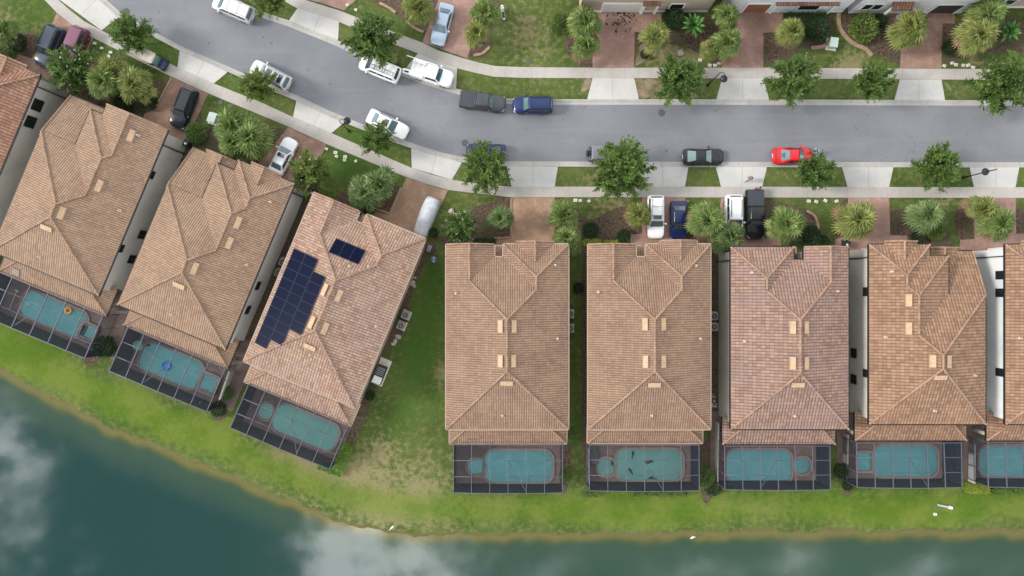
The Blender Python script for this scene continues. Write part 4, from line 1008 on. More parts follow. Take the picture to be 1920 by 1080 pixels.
def car(label, cat, kind, px, py, deg, colour, length=None, name='parked_car', glass=None, metal=.0, roofcol=None, rack=None, sunroof=False, group='parked cars', width=None, z=0.0, bed=None, rear_glass=None):
    """deg: heading of the nose, 0 = right, 90 = up in the photo"""
    p = dict(TYPES[kind]); L0 = p['L']; k = (length or L0)/L0; Wd = width or p['W']; L = L0*k
    x_, y_ = P(px, py, .7); root = thing(name, label, cat, (x_, y_, z), R(deg), group)
    pm = paint('car_paint', colour, metal); rm = paint('roof_paint', roofcol, metal) if roofcol else pm; gm = glass or M_GLASS
    H = L/2; zb, zd, zh, zr = p['zb'], p['zd'], p['zh'], p['zr']; xf0, xf1, xr1, xr0 = [p[q]*k for q in ('xf0','xf1','xr1','xr0')]
    truck = kind == 'pickup'
    def ztop(x):
        pts = [(-H, zd-.06), (xr0, zb if not truck else zd), (xr0+.05, zb), (xf0, zb), (xf0+(H-xf0)*.75, zh+.06), (H, zh-.14)]
        return float(np.interp(x, [q[0] for q in pts], [q[1] for q in pts]))
    sport = kind in ('coupe', 'midengine')
    fr = [(-1,.80 if not truck else .93,.46),(-.985,.90 if not truck else .97,.36),(-.93,.965 if not truck else .985,.28),(-.80,.99,.24),(-.55,1.0 if sport else .995,.24),(-.2,.975 if sport else 1,.22),(.15,.97 if sport else 1,.22),(.45,.985,.22),(.68,.985,.24),(.84,.945,.26),(.93,.86,.30),(.975,.74,.36),(1.0,.58,.44)]
    if kind == 'offroad': fr = [(a, max(w, .93), zz) for a, w, zz in fr]
    if sport: fr = [(a, w*(.90 if a < -.95 else .965 if a < -.9 else .93 if .9 < a < .95 else .84 if a > .95 else 1), zz) for a, w, zz in fr]
    half = Wd/2; m = MB(); rings = []
    for f, w, z0 in fr:
        x = f*H; w *= half; zt = ztop(x); zm = (z0+zt)/2+.05; end = abs(f) > .99
        hp = [(0,z0),(w*.88,z0),(w*.985,z0+.10),(w,zm),(w*.985,zt-.12),(w*.93,zt-.03),(w*.70,zt+.015),(w*.35,zt+.03),(0,zt+.035)]
        if end: hp = [(a*.97, b if b < zm else b-.06) for a, b in hp]
        rings.append([(x, a, b) for a, b in hp] + [(x, -a, b) for a, b in hp[-2:0:-1]])
    n = len(rings[0]); vs = [v for r in rings for v in r]; fs = []
    for i in range(len(rings)-1):
        for j in range(n): fs.append((i*n+j, (i+1)*n+j, (i+1)*n+(j+1) % n, i*n+(j+1) % n))
    fs += [tuple(range(n)), tuple(range((len(rings)-1)*n+n-1, (len(rings)-1)*n-1, -1))]
    m.add(vs, [f[::-1] for f in fs])
    # cabin shell with rounded roof edges, joined to the body
    wb, wt = half*.90, half*p['wr']
    cab = bmesh.new(); zbb = zb-.06
    cv = [cab.verts.new(q) for q in ((xf0,wb,zbb),(xf0,-wb,zbb),(xr0,-wb,zbb),(xr0,wb,zbb),(xf1,wt,zr-.02),(xf1,-wt,zr-.02),(xr1,-wt,zr-.04),(xr1,wt,zr-.04))]
    for f in ((3,2,1,0),(4,5,6,7),(0,1,5,4),(1,2,6,5),(2,3,7,6),(3,0,4,7)): cab.faces.new([cv[i] for i in f])
    cab.normal_update(); bmesh.ops.recalc_face_normals(cab, faces=cab.faces)
    top_e = [e for e in cab.edges if max(v.co.z for v in e.verts) > zr-.1]
    bmesh.ops.bevel(cab, geom=top_e, offset=.13, segments=3, affect='EDGES', profile=.6)
    cab.verts.ensure_lookup_table(); off = len(m.v); cab.verts.index_update()
    roof_faces = []
    vs2 = [tuple(v.co) for v in cab.verts]; fs2 = [tuple(v.index for v in f.verts) for f in cab.faces]; b0 = len(m.f)
    m.add(vs2, fs2, 1 if roofcol else 0); cab.free()
    body = m.build('body', [pm, rm], root, smooth=38)
    def patch(name, A, B, C, D, mat_, nu=1, mu=.1, mv0=.08, mv1=.14, bow=.0, gap=.0):
        """glass laid 1.5 cm proud of the cabin face A(bottom-left) B(bottom-right) C(top-right) D(top-left)"""
        A, B, C, D = map(Vector, (A, B, C, D)); nn = (B-A).cross(D-A).normalized()
        cen = Vector((0,0,1.0)); 
        if nn.dot((A+B+C+D)/4-cen) < 0: nn = -nn
        g = MB(); N = 6
        for s in range(nu):
            u0, u1 = mu+(1-2*mu)*s/nu+gap*(s > 0), mu+(1-2*mu)*(s+1)/nu-gap*(s < nu-1); row = []
            for j in range(2):
                v = mv0 if j == 0 else 1-mv1
                for i in range(N+1):
                    u = u0+(u1-u0)*i/N; q = A.lerp(B,u).lerp(D.lerp(C,u), v)+nn*(.015+bow*(1-(2*u-1)**2)); row.append(q)
            ff = [(i, i+1, N+1+i+1, N+1+i) for i in range(N)]
            if ((row[1]-row[0]).cross(row[N+1]-row[0])).dot(nn) < 0: ff = [f[::-1] for f in ff]
            g.add(row, ff)
        return g.build(name, mat_, root, smooth=40)
    patch('windshield', (xf0,wb,zbb+.05),(xf0,-wb,zbb+.05),(xf1,-wt,zr),(xf1,wt,zr), gm, 1, .07, .04, .10, .035)
    patch('rear_window', (xr0,-wb,zbb+.05),(xr0,wb,zbb+.05),(xr1,wt,zr),(xr1,-wt,zr), rear_glass or gm, 1, .11, .14 if not sport else .06, .14, .03)
    for s in (1, -1):
        patch('side_window', (xf0-.12,s*wb,zbb+.04),(xr0+.08,s*wb,zbb+.04),(xr1,s*wt,zr),(xf1,s*wt,zr), M_GLASS, 2 if kind in ('sedan','coupe','midengine','pickup') else 3, .06, .12, .20, 0, .012)
        q = MB(); q.box(xf0-.42, s*(half+.02) if s > 0 else -half-.20, zb-.02, xf0-.24, half+.20 if s > 0 else -half-.02, zb+.13); q.box(xf0-.38, min(s*(half-.1), s*(half+.03)), zb-.01, xf0-.30, max(s*(half-.1), s*(half+.03)), zb+.05)
        q.build('wing_mirror', pm if kind != 'offroad' else M_BLACKP, root)
        ex = H*.93
        l = MB(); z0 = ztop(ex)-.20; l.add([(H*.855,s*half*.93,z0+.06),(H*.955,s*half*.80,z0+.02),(H*.985,s*half*.52,z0+.0),(H*.985,s*half*.50,z0+.14),(H*.93,s*half*.68,z0+.215),(H*.845,s*half*.90,z0+.21)],
              [(0,1,4,5) if s < 0 else (5,4,1,0), (1,2,3,4) if s < 0 else (4,3,2,1)]); 
        for v in range(len(l.v)): a, b2, c2 = l.v[v]; l.v[v] = (a+.012, b2*1.03, c2+.025)
        l.build('headlight', M_LAMP, root)
        t = MB(); t.box(-H-.012, min(s*half*.55, s*half*.84), zd-.34, -H*.965, max(s*half*.55, s*half*.84), zd-.14); t.build('tail_light', M_TAIL, root)
        for xx in (H*.60, -H*.585):
            w = MB(); rw = .345 if kind not in ('pickup','offroad') else .40; yo = s*(half-.01); yi = s*(half-.23)
            prof = [(rw*.62, yi),(rw*.95, yi),(rw, yi*.7+yo*.3),(rw, yi*.2+yo*.8),(rw*.94, yo),(rw*.62, yo)]
            N = 18; vv = []
            for r_, yy in prof:
                for a in range(N): th = 2*math.pi*a/N; vv.append((xx+r_*math.cos(th), yy, rw+r_*math.sin(th)))
            ff = [(i*N+a, i*N+(a+1) % N, (i+1)*N+(a+1) % N, (i+1)*N+a) for i in range(5) for a in range(N)]
            w.add(vv, ff); wh = w.build('wheel', M_TYRE, root, smooth=40)
            rr = MB(); yv = s*(half-.03); pts = [(xx, yv, rw)]
            for a in range(20): th = 2*math.pi*a/20; q_ = rw*(.64 if a % 4 < 2 else .60); pts.append((xx+q_*math.cos(th), yv-s*.01*(a % 2), rw+q_*math.sin(th)))
            rr.add(pts, [(0, 1+a, 1+(a+1) % 20) for a in range(20)]); rr.build('rim', M_RIM, wh)
    gr = MB(); zg = ztop(H)-.30; gr.box(H*.985, -half*.40, zg, H+.015, half*.40, zg+.17); gr.build('grille', M_BLACKP, root)
    pl_ = MB(); pl_.box(-H-.02, -.26, zd-.34, -H+.01, .26, zd-.20); pl_.build('number_plate', M_WHITE, root)
    rails = MB(); zt = zr-.02
    if rack in ('rails', 'cross'):
        for s in (1, -1):
            rails.bar((xf1-.15, s*(wt-.13), zt+.07), (xr1+.15, s*(wt-.13), zt+.055), .05, .04)
            for xx in (xf1-.2, (xf1+xr1)/2, xr1+.2): rails.box(xx-.05, s*(wt-.13)-.02, zt-.05, xx+.05, s*(wt-.13)+.02, zt+.05)
        if rack == 'cross':
            for t in (.22, .62): xx = xf1+(xr1-xf1)*t; rails.bar((xx,-wt+.14,zt+.095),(xx,wt-.14,zt+.095), .06, .03)
        rails.build('roof_rack', M_RAIL if colour[0] > .2 else M_BLACKP, root)
    if rack == 'black':
        for s in (1, -1): rails.bar((xf1-.25, s*(wt-.16), zt+.05), (xr1+.25, s*(wt-.16), zt+.04), .06, .06)
        rails.build('roof_rack', M_BLACKP, root)
    if rack == 'ladder':
        for t in (.12, .5, .9): xx = xf1+(xr1-xf1)*t; rails.bar((xx,-wt+.05,zt+.12),(xx,wt-.05,zt+.12), .06, .05); rails.box(xx-.03,-wt+.1,zt-.05,xx+.03,-wt+.16,zt+.1); rails.box(xx-.03,wt-.16,zt-.05,xx+.03,wt-.1,zt+.1)
        rails.build('roof_rack', M_WHITE, root)
        ld = MB()
        for yy in (.18, .58): ld.bar((xf1+.1,yy,zt+.18),(xr1-.1,yy,zt+.18), .06, .07)
        for i in range(9): xx = xf1+(xr1-xf1)*(i+.5)/9; ld.bar((xx,.18,zt+.18),(xx,.58,zt+.18), .045, .045)
        lo = ld.build('ladder', M_RAIL, root)
    if sunroof:
        s = MB(); segs = sunroof if isinstance(sunroof, (list, tuple)) else [(.06, .34)]
        for a, b in segs: s.box(xf1+(xr1-xf1)*b, -wt+.24, zt-.01, xf1+(xr1-xf1)*a, wt-.24, zt+.025)
        s.build('sunroof', M_GLASS, root)
    if bed == 'tonneau':
        t = MB(); t.box(-H+.06, -half*.90, zd-.02, xr0-.06, half*.90, zd+.05)
        for i in range(4): xx = -H+.06+(xr0+H-.12)*(i+.5)/4; t.box(xx-.02, -half*.86, zd+.05, xx+.02, half*.86, zd+.062)
        t.build('bed_cover', M_TONNEAU, root)
    if bed == 'service':
        t = MB()
        for s in (1, -1): t.box(-H-.02, min(s*half*.62, s*half*1.0), zd-.55, xr0-.08, max(s*half*.62, s*half*1.0), zd+.30)
        t.box(-H+.02, -half*.62, zd-.30, xr0-.10, half*.62, zd+.02); t.build('service_body', pm, root)
        l = MB(); zz = zr+.18
        for s in (1, -1):
            l.bar((-H-.75, s*half*.80, zz), (xf1-.1, s*half*.80, zz-.02), .07, .07)
            for xx in (-H+.2, xr0-.2): l.bar((xx,s*half*.8,zd+.28),(xx,s*half*.8,zz), .06, .06)
        for xx in (-H+.2, (-H+xr0)/2, xr0-.2): l.bar((xx,-half*.8,zz-.05),(xx,half*.8,zz-.05), .06, .06)
        l.build('ladder_rack', M_WHITE, root)
        l = MB(); l.box(-H-.95, -half*.9, .55, -H-.05, -half*.35, .80); l.box(-H-.75, -half*.75, .80, -H-.25, -half*.5, .84, 1); l.build('rear_step', [M_WHITE, M_BLACKP], root)
    if kind == 'offroad':
        sp = MB(); N = 18
        for r_, xx in ((.38,-H-.05),(.38,-H-.26),(.2,-H-.28)): pass
        vv = []
        for r_, xx in ((.30,-H-.02),(.385,-H-.06),(.385,-H-.22),(.30,-H-.27),(.05,-H-.25)):
            for a in range(N): th = 2*math.pi*a/N; vv.append((xx, r_*math.cos(th), .95+r_*math.sin(th)))
        sp.add(vv, [(i*N+a, i*N+(a+1) % N, (i+1)*N+(a+1) % N, (i+1)*N+a) for i in range(4) for a in range(N)]); sp.build('spare_wheel', M_TYRE, root, smooth=40)
    if kind == 'midengine':
        e = MB(); e.add([(xr1-.25, .42, zr-.10), (xr1-.25,-.42,zr-.10), (xr0+.1,-.22,zb+.13), (xr0+.1,.22,zb+.13)], [(0,3,2,1)]); e.build('engine_cover_glass', M_GLASS_B, root)
        for s in (1,-1):
            e = MB(); e.add([(xf1-.5, s*(half*.90), .86),(xr1-.1,s*half*.93,.90),(xr1-.8,s*half*.82,.93),(xf1-.5,s*half*.80,.90)], [(0,1,2,3) if s > 0 else (3,2,1,0)]); e.build('air_intake', M_BLACKP, root)
        e = MB(); e.box(-H-.06, -half*.78, zd+.10, -H+.16, half*.78, zd+.14); e.box(-H, -half*.5, zd-.08, -H+.06, -half*.47, zd+.10); e.box(-H, half*.47, zd-.08, -H+.06, half*.5, zd+.10); e.build('spoiler', pm, root)
    return root
WHT, SLV, BLK, NAVY = (.78,.78,.78), (.46,.47,.49), (.007,.008,.010), (.012,.022,.085)
zr_ = -.10
car('silver minivan with white roof bars, at the kerb in the upper left', 'minivan', 'minivan', 437, 15, 157, (.50,.51,.53), 5.1, glass=M_GLASS_T, metal=.3, roofcol=(.72,.73,.74), rack='cross', z=zr_)
car('silver SUV with a black panel sunroof, small tree beside its nose', 'SUV', 'suv', 507, 141, 152.5, (.55,.56,.57), 5.0, glass=M_GLASS_T, metal=.3, rack='rails', sunroof=[(.08,.34),(.42,.62),(.68,.88)], z=zr_)
car('white van with a ladder on its roof rack, nose under a big tree', 'van', 'minivan', 712, 128, 158, WHT, 4.95, glass=M_GLASS, rack='ladder', z=zr_)
car('white service pickup with pipe racks over its bed, at the foot of a driveway apron', 'pickup truck', 'pickup', 811, 139, -18, WHT, 4.9, 'pickup_truck', glass=M_GLASS_B, bed='service', z=zr_+.04)
car('white sedan parked on the kerb below the bend, small tree over its side', 'sedan', 'sedan', 727, 233, -26, WHT, 5.0, glass=M_GLASS_T, sunroof=[(.1,.4)], z=zr_)
car('dark grey pickup truck with a flat black bed cover, in front of the blue SUV', 'pickup truck', 'pickup', 905, 190.5, -7.5, (.055,.056,.065), 5.35, 'pickup_truck', glass=M_GLASS_T, bed='tonneau', z=zr_, metal=.4)
car('bright blue SUV with a pale windshield, behind the dark grey pickup', 'SUV', 'suv', 999, 196.5, 180, (.008,.022,.085), 4.65, glass=M_GLASS_T, rack='rails', z=zr_, metal=.2)
car('blue car almost hidden under the tree at the end of the bend', 'sedan', 'sedan', 911, 284, 178, (.008,.014,.060), 4.6, glass=M_GLASS, z=zr_)
car('boxy grey off-road car with a spare wheel on its back, half under a tree', 'off-road car', 'offroad', 1140, 288.5, 0, (.045,.047,.055), 4.5, glass=M_GLASS, roofcol=(.15,.155,.175), z=zr_)
car('black sports coupe parked on the street by the narrow grass strip', 'sports car', 'coupe', 1319.5, 293.5, 0, (.010,.011,.014), 4.8, glass=M_GLASS_T, z=zr_, rear_glass=M_GLASS_T)
car('red mid-engine sports car with its nose under a tree', 'sports car', 'midengine', 1487, 291.5, 0, (.55,.012,.018), 4.65, glass=M_GLASS_T, z=zr_)
car('black SUV alone on a paver driveway, silver rails on its roof', 'SUV', 'suv', 345, 203, -111, (.007,.009,.016), 4.9, glass=M_GLASS, rack='rails')
car('white sedan with a sunroof on the driveway, nose towards the street', 'sedan', 'sedan', 531, 293, 63, WHT, 4.6, glass=M_GLASS_B, sunroof=[(.06,.42)])
car('dark blue-grey SUV on the upper left driveway, beside the maroon car', 'SUV', 'suv', 93, 87, -113, (.042,.055,.085), 5.0, glass=M_GLASS, rack='rails', width=2.0)
car('maroon car squeezed between the blue-grey SUV and a flowering tree', 'car', 'suv', 141, 84, -113, (.13,.030,.055), 4.3, glass=M_GLASS, width=1.85, roofcol=(.17,.065,.105))
car('pale blue sedan on the driveway across the street', 'sedan', 'sedan', 829, 46, -105, (.36,.44,.54), 4.85, glass=M_GLASS_B, metal=.3)
car('white SUV with black roof bars, left of the blue car on the driveway', 'SUV', 'suv', 1229.5, 407, -90, WHT, 5.0, glass=M_GLASS_T, rack='cross', sunroof=[(.04,.22)])
car('dark blue sedan beside the white SUV, partly under a palm', 'sedan', 'sedan', 1272.5, 414, -90, (.006,.013,.062), 4.6, glass=M_GLASS, width=1.95)
car('white SUV with two black roof rails, nose under palm leaves beside the black pickup', 'SUV', 'suv', 1376, 405, -90, WHT, 4.9, glass=M_GLASS, rack='black', width=2.0)
car('black pickup truck with a ribbed grey bed cover, on the driveway beside a white SUV', 'pickup truck', 'pickup', 1415, 402, -90, BLK, 5.75, 'pickup_truck', glass=M_GLASS, bed='tonneau', width=2.1)
# car under a fitted cover
def covered_car(px, py, deg):
    x, y = P(px, py, .7); root = thing('covered_car', 'car under a silver fitted cover on the tan paver driveway', 'covered car', (x, y, 0), R(deg), 'parked cars')
    M = mat_noise('silver_cover_cloth', (.40,.42,.45), (.50,.52,.55), 2.5, None, .3, .55, .6, 5, .4, world=False); H = 2.42; m = MB(); rings = []
    st = [(-1,.55,.55),(-.97,.72,.80),(-.86,.86,.98),(-.62,.92,1.10),(-.40,.93,1.40),(-.05,.93,1.47),(.18,.93,1.40),(.42,.93,1.08),(.70,.90,.92),(.90,.80,.80),(.98,.64,.62),(1,.5,.45)]
    for f, w, zt in st:
        r = []; rn = random.Random(int(f*100))
        for t in range(17):
            a = math.pi*t/16; cy = math.cos(a); z = .06+(zt-.06)*min(1, math.sin(a)**.42 if math.sin(a) > 0 else 0); tap = 1-.26*max(0, (z-.9))/.6
            r.append((f*H+rn.uniform(-.01,.01), w*cy*tap*(1 if abs(cy) < .99 else 1.03), z+rn.uniform(-.012,.012)))
        rings.append(r)
    n = 17; vs = [v for r in rings for v in r]; fs = [(i*n+j, i*n+j+1, (i+1)*n+j+1, (i+1)*n+j) for i in range(len(rings)-1) for j in range(n-1)]
    fs += [tuple(range(n))[::-1], tuple(range((len(rings)-1)*n, len(rings)*n))]; m.add(vs, [f[::-1] for f in fs]); m.build('car_cover', M, root, smooth=60)
    for s in (1,-1):
        for xx in (1.4,-1.4):
            w = MB(); w.tube([(xx,s*.70,.31),(xx,s*.86,.31)], .30, 14); w.build('wheel', M_TYRE, root)
covered_car(799, 407, -111)
# golf cart on the footpath
def golf_cart(px, py, deg):
    x, y = P(px, py, .9); r = thing('golf_cart', 'golf cart with a tan roof and navy front, on the footpath', 'golf cart', (x, y, .03), R(deg))
    tan = mat_noise('tan_canopy', (.42,.37,.31), (.50,.45,.385), 2, None, .3, .6, world=False); nv = paint('navy_paint', (.012,.022,.065))
    m = MB(); m.prism(rounded(-1.30,-.66,.38,.66,.22), 1.78, 1.86); m.prism(rounded(-1.20,-.56,.28,.56,.2), 1.862, 1.89); m.build('canopy', tan, r)
    m = MB()
    for s in (1,-1): m.tube([(-1.15,s*.55,.7),(-1.1,s*.56,1.78)], .025); m.tube([(.62,s*.55,.85),(.28,s*.56,1.78)], .025)
    m.build('canopy_post', M_BLACKP, r)
    m = MB(); m.prism(rounded(.35,-.60,1.30,.60,.25), .32, .86); m.prism(rounded(.42,-.50,1.15,.50,.2), .861, .93); m.build('front_cowl', nv, r, )
    m = MB(); m.box(-1.25,-.58,.30,.36,.58,.42); m.box(-1.25,-.58,.42,-.30,.58,.62); m.build('chassis', M_BLACKP, r)
    m = MB(); m.box(-.75,-.52,.621,-.25,.52,.76); m.box(-.90,-.52,.78,-.76,.52,1.15); m.build('seat', tan, r)
    m = MB(); m.add([(.58,-.54,.95),(.58,.54,.95),(.40,.54,1.72),(.40,-.54,1.72)], [(0,1,2,3)]); m.build('windshield', M_GLASS_T, r)
    m = MB(); m.tube([(.25+.16*math.cos(t/10*6.283), .26+.17*math.sin(t/10*6.283), 1.05+.06*math.cos(t/10*6.283)) for t in range(11)], .016); m.build('steering_wheel', M_BLACKP, r)
    for s in (1,-1):
        m = MB(); m.lathe([(.07,0),(.075,.03),(.05,.05)], (1.22,s*.38,.70), 10); m.build('headlight', M_LAMP, r)
        for xx in (.85,-.85):
            m = MB(); m.tube([(xx,s*.50,.23),(xx,s*.66,.23)], .23, 14); w = m.build('wheel', M_TYRE, r); m = MB(); m.tube([(xx,s*.655,.23),(xx,s*.67,.23)], .12, 12); m.build('rim', M_RIM, w)
golf_cart(291, 113, -26)
# motor scooter lying parked on the lawn edge
def scooter(px, py, deg):
    x, y = P(px, py, .4); r = thing('motor_scooter', 'white and black motor scooter on the lawn beside a palm', 'scooter', (x, y, 0), R(deg))
    for xx, nm in ((.62,'wheel'),(-.60,'wheel')):
        m = MB(); N = 16; vv = []
        for ra, yy in ((.17,-.05),(.26,-.06),(.28,0),(.26,.06),(.17,.05)):
            for a in range(N): t = 2*math.pi*a/N; vv.append((xx+ra*math.cos(t), yy, .28+ra*math.sin(t)))
        m.add(vv, [(i*N+a, i*N+(a+1) % N, (i+1)*N+(a+1) % N, (i+1)*N+a) for i in range(4) for a in range(N)]); m.build(nm, M_TYRE, r, 40)
    m = MB(); m.prism([(-.85,-.10),(-.55,-.20),(-.1,-.18),(.0,-.14),(.0,.14),(-.1,.18),(-.55,.20),(-.85,.10)], .35, .68); m.prism([(.30,-.20),(.50,-.22),(.72,-.08),(.72,.08),(.50,.22),(.30,.20)], .30, .92); m.box(-.02,-.17,.28,.32,.17,.34); m.build('body', M_WHITE, r)
    m = MB(); m.prism(rounded(-.72,-.15,-.02,.15,.1), .681, .78); m.build('seat', M_BLACKP, r)
    m = MB(); m.tube([(.40,-.36,1.02),(.46,-.18,1.0),(.50,0,.96),(.46,.18,1.0),(.40,.36,1.02)], .022); m.tube([(.50,0,.96),(.62,0,.28)], .03); m.build('handlebar', M_BLACKP, r)
    m = MB(); m.lathe([(.09,0),(.10,.04),(.06,.08)], (.66,0,.80), 10); m.build('headlight', M_LAMP, r)
scooter(943, 24, 100)
# ------------------------------------------------------------------ street furniture and yard equipment
M_POSTG = mat_plain('black_lamp_metal', (.020,.021,.024), .4, .5); M_LENS = mat_plain('lamp_lens', (.55,.53,.46), .3)
def street_lamp(label, base, hd, h=5.2, reach=.75):
    x, y = P(*base); r = thing('street_lamp', label, 'street lamp', (x, y, 0), 0, 'street lamps')
    m = MB(); m.lathe([(.17,0),(.17,.12),(.11,.2),(.10,.75),(.065,.85),(.05,h-.9)], (0,0,0), 12); m.build('pole', M_POSTG, r)
    dx, dy = math.cos(hd), math.sin(hd); pts = []
    for i in range(9): t = math.pi*i/8; q = reach/2*(1-math.cos(t)); pts.append((dx*q, dy*q, h-.9+.75*math.sin(t)*(1 if i < 5 else .95)+(0 if i < 8 else -.05)))
    m = MB(); m.tube(pts, .035); m.build('arm', M_POSTG, r)
    m = MB(); c = (dx*reach, dy*reach, h-1.35); m.lathe([(.40,0),(.41,.05),(.36,.14),(.20,.24),(.10,.30),(.08,.42)], c, 18); s = m.build('lamp_shade', M_POSTG, r)
    m = MB(); m.lathe([(.30,-.06),(.33,-.01),(.30,.0)], c, 16); m.build('lens', M_LENS, s)
street_lamp('black street lamp at the kerb below the silver SUV with sunroof', (655,246), R(20), 5.2)
street_lamp('black street lamp beside the pale apron across the street', (1327,160), R(-35), 5.2, .8)
street_lamp('black street lamp at the right end of the street', (1806,333), R(190), 6.0, .75)
M_IRON = mat_noise('cast_iron', (.075,.072,.075), (.11,.105,.105), 12, None, .3, .7)
for px, py, l in ((1241,211,'round iron manhole cover in the asphalt beyond the blue SUV'), (872,268,'round iron manhole cover beside the hidden blue car'), (236,21,'dark manhole cover in the upper left of the street')):
    x, y = P(px, py); r = thing('manhole_cover', l, 'manhole cover', (x, y, -.098), 0, 'manhole covers in the street')
    m = MB(); m.lathe([(.42,0),(.42,.012),(.40,.016)], (0,0,0), 24); m.build('lid', M_IRON, r)
    m = MB()
    for k in range(3):
        q = .12+.10*k; pts = [(q*math.cos(t/16*6.2832), q*math.sin(t/16*6.2832), .018) for t in range(17)]; m.tube(pts, .012, 4)
    m.build('raised_ring', M_IRON, r)
for px, py, l in ((990,117,'small round iron lid in the lawn corner near the footpath'), (431,199,'round grey lid in the grass by the lower footpath'), (414,192,'second grey lid in the grass, nearer the pale green cabinet')):
    x, y = P(px, py); r = thing('access_lid', l, 'lid', (x, y, .005), 0); m = MB(); m.lathe([(.26,0),(.26,.02),(.22,.03)], (0,0,0), 16); m.build('lid', M_IRON, r)
    m = MB(); m.box(-.08,-.015,.03,.08,.015,.045); m.build('handle', M_IRON, r)
M_BOX = mat_noise('pale_plastic', (.52,.49,.43), (.62,.59,.52), 5, None, .3, .6)
M_HOLE = mat_plain('dark_slot', (.03,.03,.03), .8)
def boxes(pts, label, group):
    for px, py in pts:
        x, y = P(px, py, .1); r = thing('meter_box', label, 'meter box', (x, y, 0), random.uniform(-.5,.5), group)
        s = random.uniform(.17,.23); m = MB(); m.box(-s,-s*.8,-.02,s,s*.8,.10); m.box(-s*.86,-s*.66,.10,s*.86,s*.66,.115); m.build('lid', M_BOX, r)
        m = MB(); m.box(-s*.25,-.03,.115,s*.25,.03,.12); m.build('slot', M_HOLE, r)
boxes([(177,81),(190,90),(207,98),(203,105),(174,111)], 'pale meter box in the grass between the maroon car and the big palm', 'meter boxes by the maroon car')
boxes([(612,279),(629,286),(631,293),(647,294),(646,300),(667,302)], 'pale meter box in the grass right of the white sedan with the sunroof', 'meter boxes by the white sedan')
boxes([(651,9),(667,18)], 'pale meter box at the top of the photo beside the red driveway', 'meter boxes at the top')
boxes([(1313,112),(1331,122),(1341,122),(1348,118)], 'pale meter box by the footpath next to the palm row across the street', 'meter boxes across the street')
boxes([(1771,123),(1786,118),(1793,121),(1807,122),(1816,122),(1825,126)], 'pale meter box in the row left of the dark tree at the top right', 'meter boxes at the top right')
boxes([(1079,375.5),(1088,376),(1104.5,377)], 'pale meter box below the footpath, left of the two-car red driveway', 'meter boxes in the middle')
boxes([(1517,377),(1531,378),(1548,376),(1569,377)], 'pale meter box below the footpath under the right-hand trees', 'meter boxes on the right')
M_CAB = mat_plain('pale_green_cabinet', (.40,.47,.43), .5)
for px, py, a, l in ((1563,80,-8,'pale green utility cabinet on the lawn between the upper palms'), (398,221,-20,'pale green utility cabinet in the grass beside a big palm clump')):
    x, y = P(px, py, .6); r = thing('utility_cabinet', l, 'utility cabinet', (x, y, 0), R(a), 'utility cabinets')
    m = MB(); m.box(-.42,-.52,0,.42,.52,.72); m.build('housing', M_CAB, r); m = MB(); m.box(-.46,-.56,.721,.46,.56,.79); m.build('lid', M_CAB, r); m = MB(); m.box(-.62,-.70,-.03,.62,.70,.025); m.build('base', M_BOX, r)
M_ACB = mat_plain('condenser_casing', (.27,.27,.26), .5); M_FAN = mat_plain('dark_fan_well', (.02,.02,.022), .7)
def ac(px, py, a, label, group):
    x, y = P(px, py, .8); r = thing('air_conditioner', label, 'air conditioner', (x, y, 0), R(a), group)
    m = MB(); m.prism(rounded(-.42,-.42,.42,.42,.1,3), .06, .84); m.build('casing', M_ACB, r)
    m = MB(); m.disc((0,0,.852), .33, 18); fn = m.build('fan', M_FAN, r)
    m = MB()
    for k in (1,2,3): q = .10*k; m.tube([(q*math.cos(t/14*6.2832), q*math.sin(t/14*6.2832), .875) for t in range(15)], .012, 4)
    for t in range(6): m.bar((0,0,.872),(.33*math.cos(t),.33*math.sin(t),.872), .014)
    m.disc((0,0,.885), .085, 10); m.build('fan_guard', M_ACB, fn)
    m = MB(); m.box(-.52,-.52,-.03,.52,.52,.06); m.build('pad', M_BOX, r)
ac(760,591,-22.7,'air conditioner beside the solar-panel house, upper one on the lawn side','air conditioners'); ac(751.5,611,-22.7,'air conditioner beside the solar-panel house, lower one on the lawn side','air conditioners')
ac(530,492,-22.7,'air conditioner in the dark gap left of the solar panels, upper one','air conditioners'); ac(521.5,512,-22.7,'air conditioner in the dark gap left of the solar panels, lower one','air conditioners')
ac(1339.5,593,0,'air conditioner in the narrow gap left of the rosy brown roof, upper one','air conditioners'); ac(1339.5,613,0,'air conditioner in the narrow gap left of the rosy brown roof, lower one','air conditioners')
ac(1069,589,0,'air conditioner in the grass gap under the brown roof edge, upper one','air conditioners'); ac(1069,616,0,'air conditioner in the grass gap under the brown roof edge, lower one','air conditioners')
x, y = P(711, 703, .7); r = thing('generator', 'black and white standby generator beside the solar-panel house', 'generator', (x, y, 0), R(-22.7))
m = MB(); m.box(-.55,-1.1,.06,.55,1.1,.75); m.build('casing', M_BLACKP, r); m = MB(); m.box(-.5,-1.05,.751,.5,-.2,.80); m.build('lid', M_WHITE, r)
m = MB()
for i in range(5): m.box(-.45,.0+i*.2,.751,.45,.08+i*.2,.77)
m.build('vent', M_ACB, r); m = MB(); m.box(-.7,-1.3,-.03,.7,1.9,.06); m.build('base', M_BOX, r)
